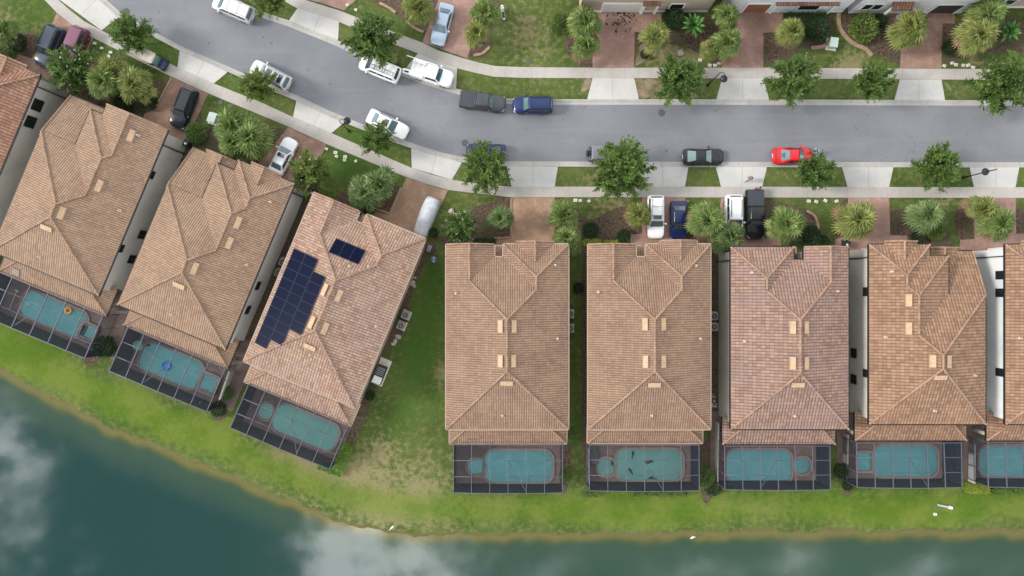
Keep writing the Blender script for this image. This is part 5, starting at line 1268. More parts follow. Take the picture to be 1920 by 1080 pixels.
def bin_(px, py, a, label):
    x, y = P(px, py, .9); r = thing('wheelie_bin', label, 'rubbish bin', (x, y, .02), R(a), 'rubbish bins')
    m = MB(); m.prism([(-.27,-.32,.95),(.27,-.32,.95),(.27,.32,.95),(-.27,.32,.95)], .08, .95); m.build('bin', M_BLACKP, r)
    m = MB(); m.prism(rounded(-.33,-.40,.33,.38,.1,3), .951, 1.02); l = m.build('lid', M_BLACKP, r); m = MB(); m.box(-.12,-.2,1.02,.12,.0,1.026); m.build('sticker', M_WHITE, l)
    m = MB(); m.tube([(-.3,.42,.9),(.3,.42,.9)], .025); m.build('handle', M_BLACKP, r)
    for s in (1,-1): m = MB(); m.tube([(s*.30,.34,.12),(s*.36,.34,.12)], .12, 12); m.build('wheel', M_TYRE, r)
bin_(1588,457.5,-20,'black rubbish bin with a white sticker, in front of the right-hand gap'); bin_(349,268,-30,'black rubbish bin in the gap by the second tan roof'); bin_(586,361,-22,'black rubbish bin beside the flowering tree by the solar-panel house')
x, y = P(805, 466, .8); r = thing('barbecue_grill', 'black barbecue grill at the corner of the solar-panel house', 'barbecue', (x, y, 0), R(-20))
m = MB(); m.box(-.3,-.42,.75,.3,.42,.95); m.build('firebox', M_BLACKP, r); m = MB()
for i in range(6): m.box(-.24,-.36+i*.13,.951,.24,-.30+i*.13,.965)
m.build('grate', M_RIM, r)
for sx_ in (-.25,.25):
    for sy_ in (-.36,.36): m = MB(); m.box(sx_-.03,sy_-.03,0,sx_+.03,sy_+.03,.75); m.build('leg', M_BLACKP, r)
x, y = P(814, 487, .6); r = thing('garden_globe', 'shiny blue-grey ball on a stand beside the barbecue grill', 'garden ball', (x, y, 0))
m = MB(); m.lathe([(.05,.0)]+[(.42*math.sin(math.pi*i/12)+.01, .85-.42*math.cos(math.pi*i/12)) for i in range(1,12)]+[(.02,1.27)], (0,0,0), 18); m.build('ball', mat_plain('blue_grey_glaze', (.10,.16,.23), .12, .3, .6), r, 50)
m = MB(); m.lathe([(.25,0),(.22,.08),(.08,.12),(.08,.45)], (0,0,0), 12); m.build('stand', M_BLACKP, r)
# low walls between the pools
def low_wall(a, b, label, w=.12, h=1.0, m_=None):
    A = Vector((*P(*a), 0)); B = Vector((*P(*b), 0)); r = thing('garden_wall', label, 'wall', tuple((A+B)/2), math.atan2(B.y-A.y, B.x-A.x), 'privacy walls between the pools'); L = (B-A).length/2
    m = MB(); m.box(-L,-w/2,-.05,L,w/2,h); m.build('panel', m_ or M_STUCCO, r); m = MB(); m.box(-L-.03,-w/2-.02,h+.001,L+.03,w/2+.02,h+.06); m.build('coping', M_STUCCO, r)
low_wall((1342,790),(1341,912),'pale wall between the greenish pool and the blue pool'); low_wall((1582,812),(1581,866),'pale wall left of the pool with the square spa'); low_wall((1102,838),(1103,912),'pale wall along the left side of the greenish pool'); low_wall((1817,830),(1816,902),'white wall beside the pool at the right edge', m_=M_STUCCO_W)
low_wall((440,694),(422,745),'slim pale wall beside the cage with the blue float', .12, 1.5)
# things in and around the pools
M_YEL = mat_plain('yellow_vinyl', (.72,.33,.03), .35); M_BLU = mat_plain('blue_vinyl', (.01,.22,.62), .35); M_GRN = mat_plain('green_canvas', (.05,.20,.145), .7); M_GREYW = mat_plain('grey_wicker', (.10,.10,.11), .8)
def ringmesh(R0, r0, z=0):
    m = MB(); N, n = 24, 8; vs = []
    for i in range(N):
        a = 2*math.pi*i/N
        for j in range(n): b = 2*math.pi*j/n; vs.append(((R0+r0*math.cos(b))*math.cos(a), (R0+r0*math.cos(b))*math.sin(a), z+r0*math.sin(b)))
    m.add(vs, [(i*n+j, ((i+1) % N)*n+j, ((i+1) % N)*n+(j+1) % n, i*n+(j+1) % n) for i in range(N) for j in range(n)]); return m
x, y = P(128, 582, .2); r = thing('float_ring', 'yellow float ring on the left-hand pool', 'pool float', (x, y, .15)); ringmesh(.34,.15).build('tube', M_YEL, r, 60)
m = MB()
for t in range(8): m.tube([(.24*math.cos(t*.785),.24*math.sin(t*.785),.13),(.44*math.cos(t*.785),.44*math.sin(t*.785),.13)], .03); 
m.build('stripe', mat_plain('orange_vinyl', (.65,.22,.02), .4), r)
x, y = P(311.6, 685.6, .2); r = thing('float_lounger', 'blue float on the second pool from the left', 'pool float', (x, y, .15)); ringmesh(.46,.15).build('tube', M_BLU, r, 60)
m = MB(); m.disc((0,0,.02), .42, 20); m.build('seat', M_BLU, r)
x, y = P(258, 648, 2.2); r = thing('parasol', 'green parasol by the cage of the second pool from the left', 'parasol', (x, y, .02)); m = MB(); n = 8; vs = [(0,0,2.5)]+[(.62*math.cos(i*.7854),.62*math.sin(i*.7854),2.2) for i in range(n)]
m.add(vs, [(0,1+i,1+(i+1) % n) for i in range(n)]); m.build('canopy', M_GRN, r); m = MB(); m.tube([(0,0,0),(0,0,2.55)], .03); m.build('pole', M_RAIL, r); m = MB(); m.lathe([(.28,0),(.28,.06),(.05,.1)], (0,0,0), 12); m.build('base', M_BLACKP, r)
x, y = P(357, 745, .05); r = thing('pool_pole', 'white pool pole with a ball end, lying on the deck', 'pool pole', (x, y, .07), R(-24)); m = MB(); m.tube([(-1.3,0,0),(1.2,0,0)], .03); m.build('pole', M_WHITE, r); m = MB(); m.lathe([(.03,-.14),(.14,-.06),(.16,0),(.14,.06),(.03,.14)], (1.3,0,.1), 12); m.build('float_ball', M_WHITE, r)
x, y = P(25, 562, .05); r = thing('pool_pole', 'white pool pole at the left end of the leftmost pool', 'pool pole', (x, y, .07), R(67)); m = MB(); m.tube([(-1.2,0,0),(1.1,0,0)], .03); m.build('pole', M_WHITE, r); m = MB(); m.box(1.1,-.22,-.04,1.2,.22,.06); m.build('brush', M_WHITE, r)
for px, py, ly, lb in ((51,571,.2,'white chemical float on the pool at the left edge'),):
    x, y = P(px, py, .2); r = thing('chemical_float', lb, 'pool float', (x, y, .09)); m = MB(); m.lathe([(.08,-.03),(.14,.03),(.14,.08),(.08,.13),(.05,.15)], (0,0,0), 14); m.build('body', M_WHITE, r); m = MB(); m.disc((0,0,.165), .045, 10); m.build('cap', M_BLU, r)
def lounger(px, py, a, label, w=.7):
    x, y = P(px, py, .3); r = thing('deck_lounger', label, 'lounger', (x, y, .02), R(a), 'loungers on the pool decks')
    m = MB(); m.box(-.95,-w/2,.26,.45,w/2,.34); m.build('seat', M_GREYW, r); m = MB(); m.add([(.45,-w/2,.30),(.45,w/2,.30),(.98,w/2,.72),(.98,-w/2,.72),(.45,-w/2,.24),(.45,w/2,.24),(1.02,w/2,.66),(1.02,-w/2,.66)], [(0,3,2,1)[::-1],(4,5,6,7)[::-1],(0,1,5,4),(1,2,6,5),(2,3,7,6),(3,0,4,7)]); m.build('backrest', M_GREYW, r)
    for sx_ in (-.85,.4):
        for sy_ in (-w/2+.05,w/2-.05): m = MB(); m.box(sx_-.03,sy_-.03,0,sx_+.03,sy_+.03,.26); m.build('leg', M_BLACKP, r)
lounger(172, 654, -23, 'grey lounger at the right end of the leftmost pool deck'); lounger(1113, 852, -80, 'dark lounger in the upper left corner of the greenish pool deck', .9)
for i, (px, py, a) in enumerate(((1187,853,80),(1219,866,10),(1182,884,-70),(1223,896,5),(1148,869,85))):
    x, y = P(px, py, .1); r = thing('floating_leaf_clump', ('dark leafy clump at the upper edge of the greenish pool','dark leafy clump in the centre of the greenish pool','dark leafy clump low in the left half of the greenish pool','dark leafy clump at the bottom edge of the greenish pool','dark leafy clump inside the round spa of the greenish pool')[i], 'leaf clump', (x, y, .111 if i < 4 else .20), R(a), 'dark clumps in the greenish pool')
    for j in range(6):
        m = MB(); c = random.uniform(-.35,.35); b = random.uniform(-.12,.12); m.add([(c-.26,b,0.004*j),(c,b-.10,.01+.004*j),(c+.28,b+.03,.004*j),(c,b+.11,.012+.004*j)], [(0,1,2,3)]); m.build('leaf', M_DARKTILE, r)
x, y = P(1770, 949, .1); r = thing('drain_pipe', 'white pipe end lying on the grass near the lake', 'pipe', (x, y, .12), R(-12))
m = MB(); m.tube([(-.75,0,.0),(.6,0,0)], .12, 12); m.build('pipe', mat_plain('weathered_pipe', (.40,.40,.44), .6), r); m = MB(); m.tube([(.55,0,0),(.95,0,0)], .19, 12); m.build('collar', M_WHITE, r)
boxes([(1754,964.5)], 'pale square lid on the grass beside the white pipe near the lake', 'lid near the lake')
for px, py, l in ((1298,1007,'white bird standing in the shallows at the lake edge'), (736,987,'small white bird on the grass slope above the lake')):
    x, y = P(px, py); rz = random.uniform(0,6); r = thing('white_bird', l, 'bird', (x, y, -.28 if py > 1000 else 0), rz, 'white birds by the lake')
    m = MB(); prof = [(-.30,.02,.34),(-.2,.07,.36),(-.05,.11,.38),(.10,.10,.42),(.18,.05,.50),(.21,.035,.62),(.25,.045,.70),(.32,.03,.70),(.36,.006,.685)]
    vs = []; n = 8
    for X_, rr, zz in prof:
        for j in range(n): t = 2*math.pi*j/n; vs.append((X_, rr*math.cos(t), zz+rr*math.sin(t)))
    m.add(vs, [(i*n+j, i*n+(j+1) % n, (i+1)*n+(j+1) % n, (i+1)*n+j) for i in range(len(prof)-1) for j in range(n)]+[tuple(range(n)), tuple(range((len(prof)-1)*n, len(prof)*n))]); m.tube([(0,.04,.3),(.03,.04,.15),(.0,.04,0)], .012, 5); m.tube([(0,-.04,.3),(.03,-.04,.15),(.0,-.04,0)], .012, 5); m.build('body', M_WHITE, r, 60)

# dark fallen leaves and spots on the red driveway by the white garage door
m = MB(); rnd = random.Random(4)
for i in range(60):
    px = rnd.gauss(1166, 16); py = 24+abs(rnd.gauss(0, 17))
    if not 1125 < px < 1200: continue
    x, y = P(px, py); a = rnd.uniform(0, 3.14); l = rnd.uniform(.08,.30); w = rnd.uniform(.05,.14); c, s_ = math.cos(a), math.sin(a)
    m.face([(x-l*c, y-l*s_, .024), (x+w*s_, y-w*c, .026), (x+l*c, y+l*s_, .024), (x-w*s_, y+w*c, .025)])
tag(m.build('fallen_leaves', mat_plain('wet_dark_leaves', (.030,.020,.018), .8)), kind='stuff')
# ------------------------------------------------------------------ vegetation
def mat_leaf(name, c1, c2, c3, rough=.55):
    """c1..c3: leaf colours picked leaf by leaf through the tint attribute"""
    m, t, b = new_mat(name); k = NT(t); a = k.attr('tint')
    c = k.mix(k.ramp(a, 0.0, .55), c1, c2); c = k.mix(k.ramp(a, .55, 1.0), c, c3); c = k.mix(k.ramp(a, 1.02, 1.25), c, (.22, .15, .075))
    k.set(b, 'Base Color', c); b.inputs['Roughness'].default_value = rough; b.inputs['Specular IOR Level'].default_value = .35
    tr = k.n('ShaderNodeBsdfTranslucent'); k.set(tr, 'Color', c); mx = k.n('ShaderNodeMixShader'); mx.inputs[0].default_value = .22
    t.links.new(b.outputs[0], mx.inputs[1]); t.links.new(tr.outputs[0], mx.inputs[2]); t.links.new(mx.outputs[0], t.nodes['Material Output'].inputs[0]); return m
L_OAK = mat_leaf('dark_tree_leaf', (.032,.068,.014), (.084,.148,.028), (.165,.235,.054)); L_OAK2 = mat_leaf('mid_tree_leaf', (.040,.080,.015), (.092,.155,.028), (.175,.240,.055))
L_OAK3 = mat_leaf('light_tree_leaf', (.056,.094,.015), (.122,.175,.030), (.21,.255,.065))
L_PALM = mat_leaf('green_palm_leaf', (.064,.106,.022), (.140,.196,.048), (.245,.300,.10)); L_PALMY = mat_leaf('yellowish_palm_leaf', (.085,.108,.020), (.180,.205,.050), (.29,.30,.11)); L_PALMB = mat_leaf('blue_green_palm_leaf', (.058,.100,.028), (.130,.188,.060), (.24,.295,.12))
L_SHRUB = mat_leaf('shrub_leaf', (.010,.028,.008), (.022,.055,.014), (.05,.095,.025)); L_HEDGE = mat_leaf('bright_hedge_leaf', (.055,.120,.012), (.11,.215,.022), (.19,.30,.04)); L_LIME = mat_leaf('lime_hedge_leaf', (.12,.16,.012), (.22,.28,.025), (.32,.36,.05)); L_FROND = mat_leaf('glossy_frond', (.03,.10,.02), (.075,.20,.045), (.15,.30,.08))
M_BARK = mat_noise('grey_brown_bark', (.10,.078,.060), (.17,.135,.105), 6, None, .3, .95, world=False); M_PTRUNK = mat_noise('palm_trunk_bark', (.15,.115,.085), (.23,.185,.145), 7, None, .3, .95, world=False)
M_FLOWER = mat_plain('white_blossom', (.72,.72,.64), .7)
def leafq(m, c, d, s, w, tint, rnd):
    """one leaf: a narrow kite of length s along d"""
    d = d.normalized(); side = d.cross(Vector((rnd.uniform(-.4,.4), rnd.uniform(-.4,.4), 1))).normalized()*w
    m.face([c, c+d*s*.45+side, c+d*s, c+d*s*.45-side], tint=tint)
def tree_mesh(seed, Rr=3.0, H=5.6, trunk_h=2.1, nb=46, leaf=.34):
    """crown radius Rr; returns (trunk MB, crown MB)"""
    rnd = random.Random(seed); tr = MB(); cr = MB()
    lean = Vector((rnd.uniform(-.2,.2), rnd.uniform(-.2,.2), 0))
    tr.tube([(0,0,-.1),(0.02,0,.4),tuple(lean*.5+Vector((0,0,trunk_h*.6))),tuple(lean+Vector((0,0,trunk_h)))], [.20,.15,.13,.12], 8)
    base = lean+Vector((0,0,trunk_h)); top = H
    lob = [1+.11*math.sin(a*2+rnd.uniform(0,6)) for a in range(9)]
    for b in range(nb):
        az = b*2.39996+rnd.uniform(-.25,.25); el = R(rnd.choice((rnd.uniform(-2,35), rnd.uniform(10,60), rnd.uniform(40,88))))
        reach = Rr*rnd.uniform(.66,1.08)*lob[int((az % 6.283)/6.283*9) % 9]
        tip = Vector((math.cos(az)*math.cos(el)*reach, math.sin(az)*math.cos(el)*reach, trunk_h*.75+math.sin(el)*(top-trunk_h)*rnd.uniform(.8,1.05)+.5)) + lean
        midp = base.lerp(tip, .5)+Vector((rnd.uniform(-.2,.2), rnd.uniform(-.2,.2), .25))
        tr.tube([base-Vector((0,0,rnd.uniform(0,.7))), midp, tip], [.055,.032,.012], 5, caps=False)
        bt = rnd.uniform(.0,.55)
        for t in range(24):
            f = rnd.uniform(.30,1.0); q = (base.lerp(midp, f*2) if f < .5 else midp.lerp(tip, f*2-1))
            out = (tip-base).normalized(); dirn = (out*.9+Vector((rnd.gauss(0,.55), rnd.gauss(0,.55), rnd.gauss(.05,.35)))).normalized(); ln = rnd.uniform(.35,.85)
            for l in range(8):
                g = l/7.0; c = q+dirn*ln*g+Vector((0,0,-.12*g*g))
                d = (dirn*.8+Vector((rnd.gauss(0,.6), rnd.gauss(0,.6), rnd.gauss(0,.3))))
                leafq(cr, c, d, leaf*rnd.uniform(.6,1.15), leaf*rnd.uniform(.15,.24), min(1, max(0, bt+rnd.gauss(.18,.18))), rnd)
    return tr, cr
def fan(m, hub, d, Rl, rnd, tint, n=13):
    d = d.normalized(); side = d.cross(Vector((0,0,1)))
    if side.length < .1: side = Vector((1,0,0))
    side.normalize(); nrm = side.cross(d).normalized()
    for i in range(n):
        t = (i/(n-1)-.5)*2; a = t*R(118); ln = Rl*(1-.30*t*t)*rnd.uniform(.88,1.06)
        v = (d*math.cos(a)+side*math.sin(a)).normalized()
        tip = hub+v*ln+Vector((0,0,-.20*ln*ln))+nrm*rnd.uniform(-.04,.04); mdl = hub+v*ln*.50+Vector((0,0,-.02))
        w = v.cross(nrm).normalized()*(.085*Rl/.85)
        fold = nrm*.035*(1 if i % 2 else -1); tt = min(1.3 if tint > 1.05 else 1, max(0, tint+rnd.gauss(0,.07)+.12*(1 if i % 2 else -1)))
        m.face([hub, mdl+w+fold, tip, mdl-w-fold], tint=tt)
def palm_mesh(seed, Rr=2.3, trunk_h=3.0, nf=34, lean=(0,0)):
    rnd = random.Random(seed); tr = MB(); cr = MB(); top = Vector((lean[0], lean[1], trunk_h)); pts = []; rs = []
    for i in range(7): t = i/6; pts.append((lean[0]*t*t, lean[1]*t*t, trunk_h*t-.1*(1-t))); rs.append(.20-.03*t+(.05 if i == 6 else 0)+.012*(i % 2))
    tr.tube(pts, rs, 9)
    for b in range(14):                               # old leaf boots under the crown
        a = b*2.4; p = top+Vector((math.cos(a)*.2, math.sin(a)*.2, -.1-.05*b)); tr.tube([p, p+Vector((math.cos(a)*.28, math.sin(a)*.28, .22))], [.05,.03], 4)
    for i in range(nf):
        g = i/(nf-1); az = i*2.39996+rnd.uniform(-.2,.2); el = R(82-100*g**.85+rnd.uniform(-8,8))
        pet = Rr*(.30+.34*g)*rnd.uniform(.7,1.18); Rl = Rr*.47*rnd.uniform(.75,1.2)
        d = Vector((math.cos(az)*math.cos(el), math.sin(az)*math.cos(el), math.sin(el)))
        k1 = top+d*pet*.55; hub = top+d*pet+Vector((0,0,-.10*pet*pet))
        cr.tube([top, k1, hub], [.028,.022,.016], 4, caps=False, tint=.75)
        dead = g > .82 and rnd.random() < .4; Rl *= .62 if math.cos(az-seed) > .72 else 1
        d2 = (d+Vector((0,0,-.42-.25*g))).normalized(); old = max(0, g-.72)*1.4
        fan(cr, hub, d2, Rl, rnd, .22+.5*rnd.random()*(1-g*.3)+old+(1.0 if dead else 0), 13)
    return tr, cr
def shrub_mesh(seed, r=.8, h=1.1, n=700, leaf=.20, box=None):
    rnd = random.Random(seed); tr = MB(); cr = MB()
    for b in range(5): a = b*1.26; tr.tube([(0,0,-.05),(math.cos(a)*r*.3, math.sin(a)*r*.3, h*.4),(math.cos(a)*r*.6, math.sin(a)*r*.6, h*.7)], [.04,.025,.01], 4)
    for i in range(n):
        if box:
            c = Vector((rnd.uniform(-1,1)*box[0], rnd.uniform(-1,1)*box[1], rnd.uniform(.05,1)*h)); k = rnd.randrange(5)
            if k < 3: c.z = h*rnd.uniform(.85,1.06)
            elif k == 3: c.x = math.copysign(box[0]*rnd.uniform(.9,1.06), c.x)
            else: c.y = math.copysign(box[1]*rnd.uniform(.9,1.06), c.y)
            d = Vector((rnd.gauss(0,1), rnd.gauss(0,1), rnd.uniform(0,1)))
        else:
            u = rnd.uniform(-.25,1); a = rnd.uniform(0,6.283); q = math.sqrt(max(0,1-u*u)); s = rnd.uniform(.72,1.08)
            d = Vector((math.cos(a)*q, math.sin(a)*q, u)); c = Vector((d.x*r*s, d.y*r*s, h*.45+d.z*h*.55*s)); d = d+Vector((rnd.gauss(0,.7), rnd.gauss(0,.7), rnd.gauss(0,.4)))
        leafq(cr, c, d, leaf*rnd.uniform(.6,1.2), leaf*rnd.uniform(.18,.28), min(1,max(0,rnd.gauss(.45,.25))), rnd)
    return tr, cr
def frond_mesh(seed, r=1.6, h=1.6):
    rnd = random.Random(seed); tr = MB(); cr = MB(); tr.tube([(0,0,-.05),(0,0,h*.6)], [.10,.07], 6)
    for i in range(26):
        g = i/25; a = i*2.39996; el = R(78-70*g); L = r*rnd.uniform(.75,1.1); d = Vector((math.cos(a)*math.cos(el), math.sin(a)*math.cos(el), math.sin(el))); p0 = Vector((0,0,h*.6)); sd = d.cross(Vector((0,0,1))).normalized()
        pr = []
        for j in range(7): t = j/6; w = .17*math.sin(math.pi*min(1,t*.92+.08))**.7*r/1.6; c = p0+d*L*t+Vector((0,0,-.55*L*t*t*.5)); pr.append((c, w))
        tn = rnd.random()
        for j in range(6):
            (c0,w0),(c1,w1) = pr[j], pr[j+1]; up = Vector((0,0,.05))
            cr.face([c0, c1, c1+sd*w1+up, c0+sd*w0+up], tint=tn); cr.face([c0-sd*w0+up, c1-sd*w1+up, c1, c0], tint=min(1,tn+.15))
    return tr, cr
protos = {}
def plant(kind, label, cat, px, py, dia, zc, mat_, key, ref_d, group=None, trunk=M_BARK, name=None, rz=None, flowers=0, zs=None, mk=None):
    """dia: crown width in photo pixels as seen; zc: height of the crown's middle"""
    if key not in protos:
        tr, cr = mk(); protos[key] = (tr.build('trunk', trunk), cr.build('crown', mat_)); fresh = True
    else:
        a, b = protos[key]; fresh = False
    a, b = protos[key]
    if not fresh: a, b = a.copy(), b.copy(); COL.objects.link(a); COL.objects.link(b)
    x, y = P(px, py, zc); r = thing(name or kind, label, cat, (x, y, 0), rz if rz is not None else random.uniform(0, 6.28), group)
    s = dia*(HC-zc)/(HC*16)/ref_d; r.scale = (s, s, zs or (.5+.5*s)); a.parent = r; b.parent = r; b.name = 'crown'; a.name = 'trunk'
    for sl in b.material_slots: sl.link = 'OBJECT'; sl.material = mat_
    if flowers:
        m = MB(); rnd = random.Random(int(px)); cz = 3.4
        for i in range(flowers):
            u = rnd.uniform(.1,1); an = rnd.uniform(0,6.283); q = math.sqrt(1-u*u); c = Vector((math.cos(an)*q*2.75, math.sin(an)*q*2.75, 2.5+u*3.1))*rnd.uniform(.88,1.0)
            for k in range(4): d = Vector((rnd.gauss(0,1), rnd.gauss(0,1), rnd.uniform(.2,1))); leafq(m, c+d*.02, d, .11, .045, .5, rnd)
        m.build('blossom', M_FLOWER, r)
    return r
GT, GP = 'street trees along the verges', 'fan palms in the front gardens'
def tree(label, px, py, dia, mat_, v=0, group=GT, flowers=0, zc=3.6):
    return plant('street_tree', label, 'tree', px, py, dia*1.04, zc, mat_, ('tree', v), 6.2, group, M_BARK, 'tree', None, flowers, None, lambda: tree_mesh(11+v*7, 3.0, 5.4+.3*v, 2.0, (58,52,64,48)[v], (.36,.33,.38,.33)[v]))
def palm(label, px, py, dia, mat_, v=0, zc=3.2, group=GP):
    return plant('palm', label, 'palm', px, py, dia*1.07, zc, mat_, ('palm', v), 4.7, group, M_PTRUNK, 'fan_palm', None, 0, None, lambda: palm_mesh(5+v*13, 2.3, 2.9+.25*v, (38,32,42,34)[v], ((0,0),(.3,-.2),(-.25,.25),(.15,.3))[v]))
tree('street tree on the verge next to the golf cart', 241, 60, 78, L_OAK2, 1)
tree('small yellowish street tree beside the silver SUV with sunroof', 478, 157, 68, L_OAK3, 3)
tree('large dark street tree over the nose of the white van', 698, 66, 100, L_OAK, 0)
tree('small street tree beside the white sedan on the bend', 703, 258, 68, L_OAK2, 3)
tree('street tree covering the hidden blue car at the end of the bend', 912, 312, 92, L_OAK2, 1)
tree('large street tree over the boxy grey off-road car', 1171, 321, 108, L_OAK2, 2)
tree('dark street tree beside the lamp across the street', 1281, 147, 94, L_OAK, 0)
tree('street tree above the black manhole marks, right of the white apron across the street', 1495, 147, 92, L_OAK, 1)
tree('light green street tree on the far verge, second from the right', 1641, 152, 80, L_OAK2, 3)
tree('big ragged dark tree at the right edge of the far verge', 1890, 152, 108, L_OAK, 2)
tree('small street tree over the nose of the red sports car', 1532, 320, 76, L_OAK, 3)
tree('street tree beside the lamp at the right end of the street', 1768, 313, 86, L_OAK2, 0)
tree('light tree at the top edge behind the silver minivan', 500, -8, 70, L_OAK3, 3)
GF = 'white-flowering garden trees'
tree('white-flowering garden tree beside the maroon car', 131, 128, 92, L_OAK, 1, GF, 26)
tree('white-flowering garden tree between the white sedan and the solar-panel house', 579, 323, 84, L_OAK3, 3, GF, 16)
tree('white-flowering garden tree left of the tan paver driveway with no car', 863, 428, 74, L_OAK, 3, GF, 45, 3.0)
for lab, px, py, d, m_, v in (
  ('very large fan palm clump beside the golf cart, upper half', 215, 138, 84, L_PALMY, 0), ('fan palm in the clump beside the golf cart, nearest the black SUV', 243, 160, 82, L_PALMY, 1), ('fan palm in the clump beside the golf cart, nearest the flowering tree', 196, 160, 80, L_PALM, 2),
  ('fan palm below the pale green cabinet, upper left of its clump', 436, 238, 84, L_PALM, 0), ('fan palm in the clump left of the white sedan with the sunroof', 468, 252, 86, L_PALM, 2), ('fan palm in that garden clump nearest the second tan roof', 440, 264, 72, L_PALM, 3),
  ('blue-green fan palm above the solar-panel house, left of its clump', 676, 362, 78, L_PALMB, 1), ('blue-green fan palm above the solar-panel house, right of its clump', 712, 346, 78, L_PALMB, 0),
  ('yellowish fan palm left of the pale blue sedan', 784, 12, 72, L_PALMY, 0), ('fan palm beside the motor scooter', 908, 26, 66, L_PALM, 1), ('fan palm right of the pale blue sedan, lower of the pair', 891, 62, 58, L_PALMY, 3),
  ('fan palm left of the stained red driveway, upper of the pair', 1104, 40, 72, L_PALM, 2), ('fan palm left of the stained red driveway, lower of the pair', 1100, 84, 62, L_PALM, 0), ('fan palm right of the stained red driveway', 1226, 63, 68, L_PALMY, 1),
  ('fan palm left of the brown garage door, topmost of three', 1362, 26, 60, L_PALM, 3), ('fan palm left of the brown garage door, lowest of three', 1366, 78, 72, L_PALM, 0), ('yellowish fan palm left of the brown garage door, beside the red bed', 1340, 88, 46, L_PALMY, 1),
  ('yellowish fan palm in the bed with the curved stone edge', 1491, 61, 60, L_PALMY, 2), ('fan palm covering the driveway of the grey stucco front', 1707, 50, 84, L_PALMY, 0), ('tall fan palm at the top of the right-hand clump', 1848, 22, 80, L_PALM, 1), ('fan palm at the bottom of the top right clump', 1830, 76, 84, L_PALMY, 2),
  ('small fan palm at the corner of the tan paver driveway with no car', 936, 407, 54, L_PALMB, 3), ('fan palm right of the tan paver driveway with no car, upper of the pair', 1059, 403, 68, L_PALM, 0), ('fan palm right of the tan paver driveway with no car, lower of the pair', 1064, 440, 62, L_PALM, 2),
  ('yellowish fan palm left of the white SUV with the black roof bars', 1195, 404, 58, L_PALMY, 1), ('large fan palm between the dark blue sedan and the white SUV', 1320, 420, 80, L_PALM, 2), ('blue-green fan palm over the nose of the white SUV beside the black pickup', 1368, 444, 74, L_PALMB, 0),
  ('fan palm right of the black pickup truck', 1478, 413, 80, L_PALM, 1), ('large yellow-green fan palm beside the bed with the curved edge', 1608, 404, 84, L_PALMY, 2), ('pale blue-green fan palm in the bed of the orange brown roof', 1738, 406, 76, L_PALMB, 3),
  ('fan palm at the right edge of the front gardens, upper of the pair', 1846, 392, 66, L_PALMY, 0), ('fan palm at the right edge of the front gardens, lower of the pair', 1876, 424, 74, L_PALM, 2), ('fan palm at the left edge of the photo', 6, 60, 56, L_PALM, 3), ):
    palm(lab, px, py, d, m_, v)
GS = 'shrubs in the garden beds'
def shrub(label, px, py, dia, mat_=L_SHRUB, v=0, group=GS, cat='shrub', zc=.8):
    return plant('shrub', label, cat, px, py, dia, zc, mat_, ('shrub', v), 1.7, group, M_BARK, 'shrub', mk=lambda: shrub_mesh(31+v, .8, 1.2, 1100))
for lab, px, py, d, m_ in (('round dark shrub right of the driveway palms, in the mulch', 1108, 432, 30, L_SHRUB), ('small round dark shrub beside the two-car red driveway', 1170, 442, 24, L_SHRUB), ('dark shrub behind the palm right of the black pickup', 1521, 440, 34, L_SHRUB), ('dark green shrub beside the black SUV driveway', 277, 190, 30, L_SHRUB), ('green shrub at the nose of the black SUV', 367, 249, 38, L_OAK2),
   ('dark shrub behind the yellowish palm in the stone-edged bed', 1532, 56, 44, L_SHRUB), ('light shrub in the curved bed of the grey stucco front', 1620, 52, 50, L_OAK3), ('dark shrub beside that light shrub, under the window', 1651, 38, 26, L_SHRUB), ('dark shrub under the window of the tan stucco front', 1264, 34, 40, L_SHRUB), ('dark shrub right of the covered car', 812, 436, 18, L_SHRUB),
   ('dark shrub in the mulch at the far left', 30, 78, 34, L_SHRUB), ('green shrub against the reddish roof at the left edge', 12, 97, 34, L_OAK2), ('bush at the right end of the leftmost pool cage', 195, 650, 40, L_SHRUB), ('bush between the second and third pool cages, upper one', 422, 738, 26, L_OAK2), ('bush between the second and third pool cages, lower one', 408, 768, 28, L_SHRUB),
   ('green bush at the right corner of the greenish pool cage', 1322, 895, 38, L_OAK2), ('dark bush below the pale wall between two pools', 1338, 914, 30, L_SHRUB), ('bush left of the wall of the pool with the square spa', 1578, 884, 26, L_SHRUB), ('small bush at the corner of the cage with the square spa', 1591, 912, 18, L_SHRUB), ('brown-green bush right of the bright blue pool cage', 1062, 892, 24, L_OAK2),
   ('green bush in the gap left of the greenish pool roof', 1085, 540, 20, L_SHRUB), ('small shrub right of the pale palm by the orange brown roof', 1757, 432, 34, L_OAK3), ('low shrub in the shaded bed at the right front gardens', 1722, 446, 24, L_SHRUB), ('dark shrub in the bed of the stained red driveway', 1210, 100, 16, L_SHRUB), ('bush under the big palm clump by the golf cart', 232, 192, 34, L_SHRUB),
   ('bush at the front of the solar-panel house under the palms', 692, 388, 26, L_SHRUB), ('bush beside the generator of the solar-panel house', 693, 742, 18, L_SHRUB), ('low green shrub on the lawn beside the driveway palms', 1050, 34, 22, L_OAK2), ('low green shrub below that one on the lawn', 1043, 52, 18, L_OAK2), ('dark shrub in front of the rosy brown roof', 1545, 452, 22, L_SHRUB), ('dark shrub by the top right clump', 1782, 88, 26, L_SHRUB)):
    shrub(lab, px, py, d, m_, (int(px) % 3))
def hedge(label, px, py, a, L, Wd, h, mat_, n=900):
    x, y = P(px, py, h*.8); r = thing('hedge', label, 'hedge', (x, y, 0), R(a), 'clipped hedges'); t, c = shrub_mesh(int(px), .5, h, n, .22, (L/2, Wd/2)); t.build('stem', M_BARK, r); c.build('leaves', mat_, r)
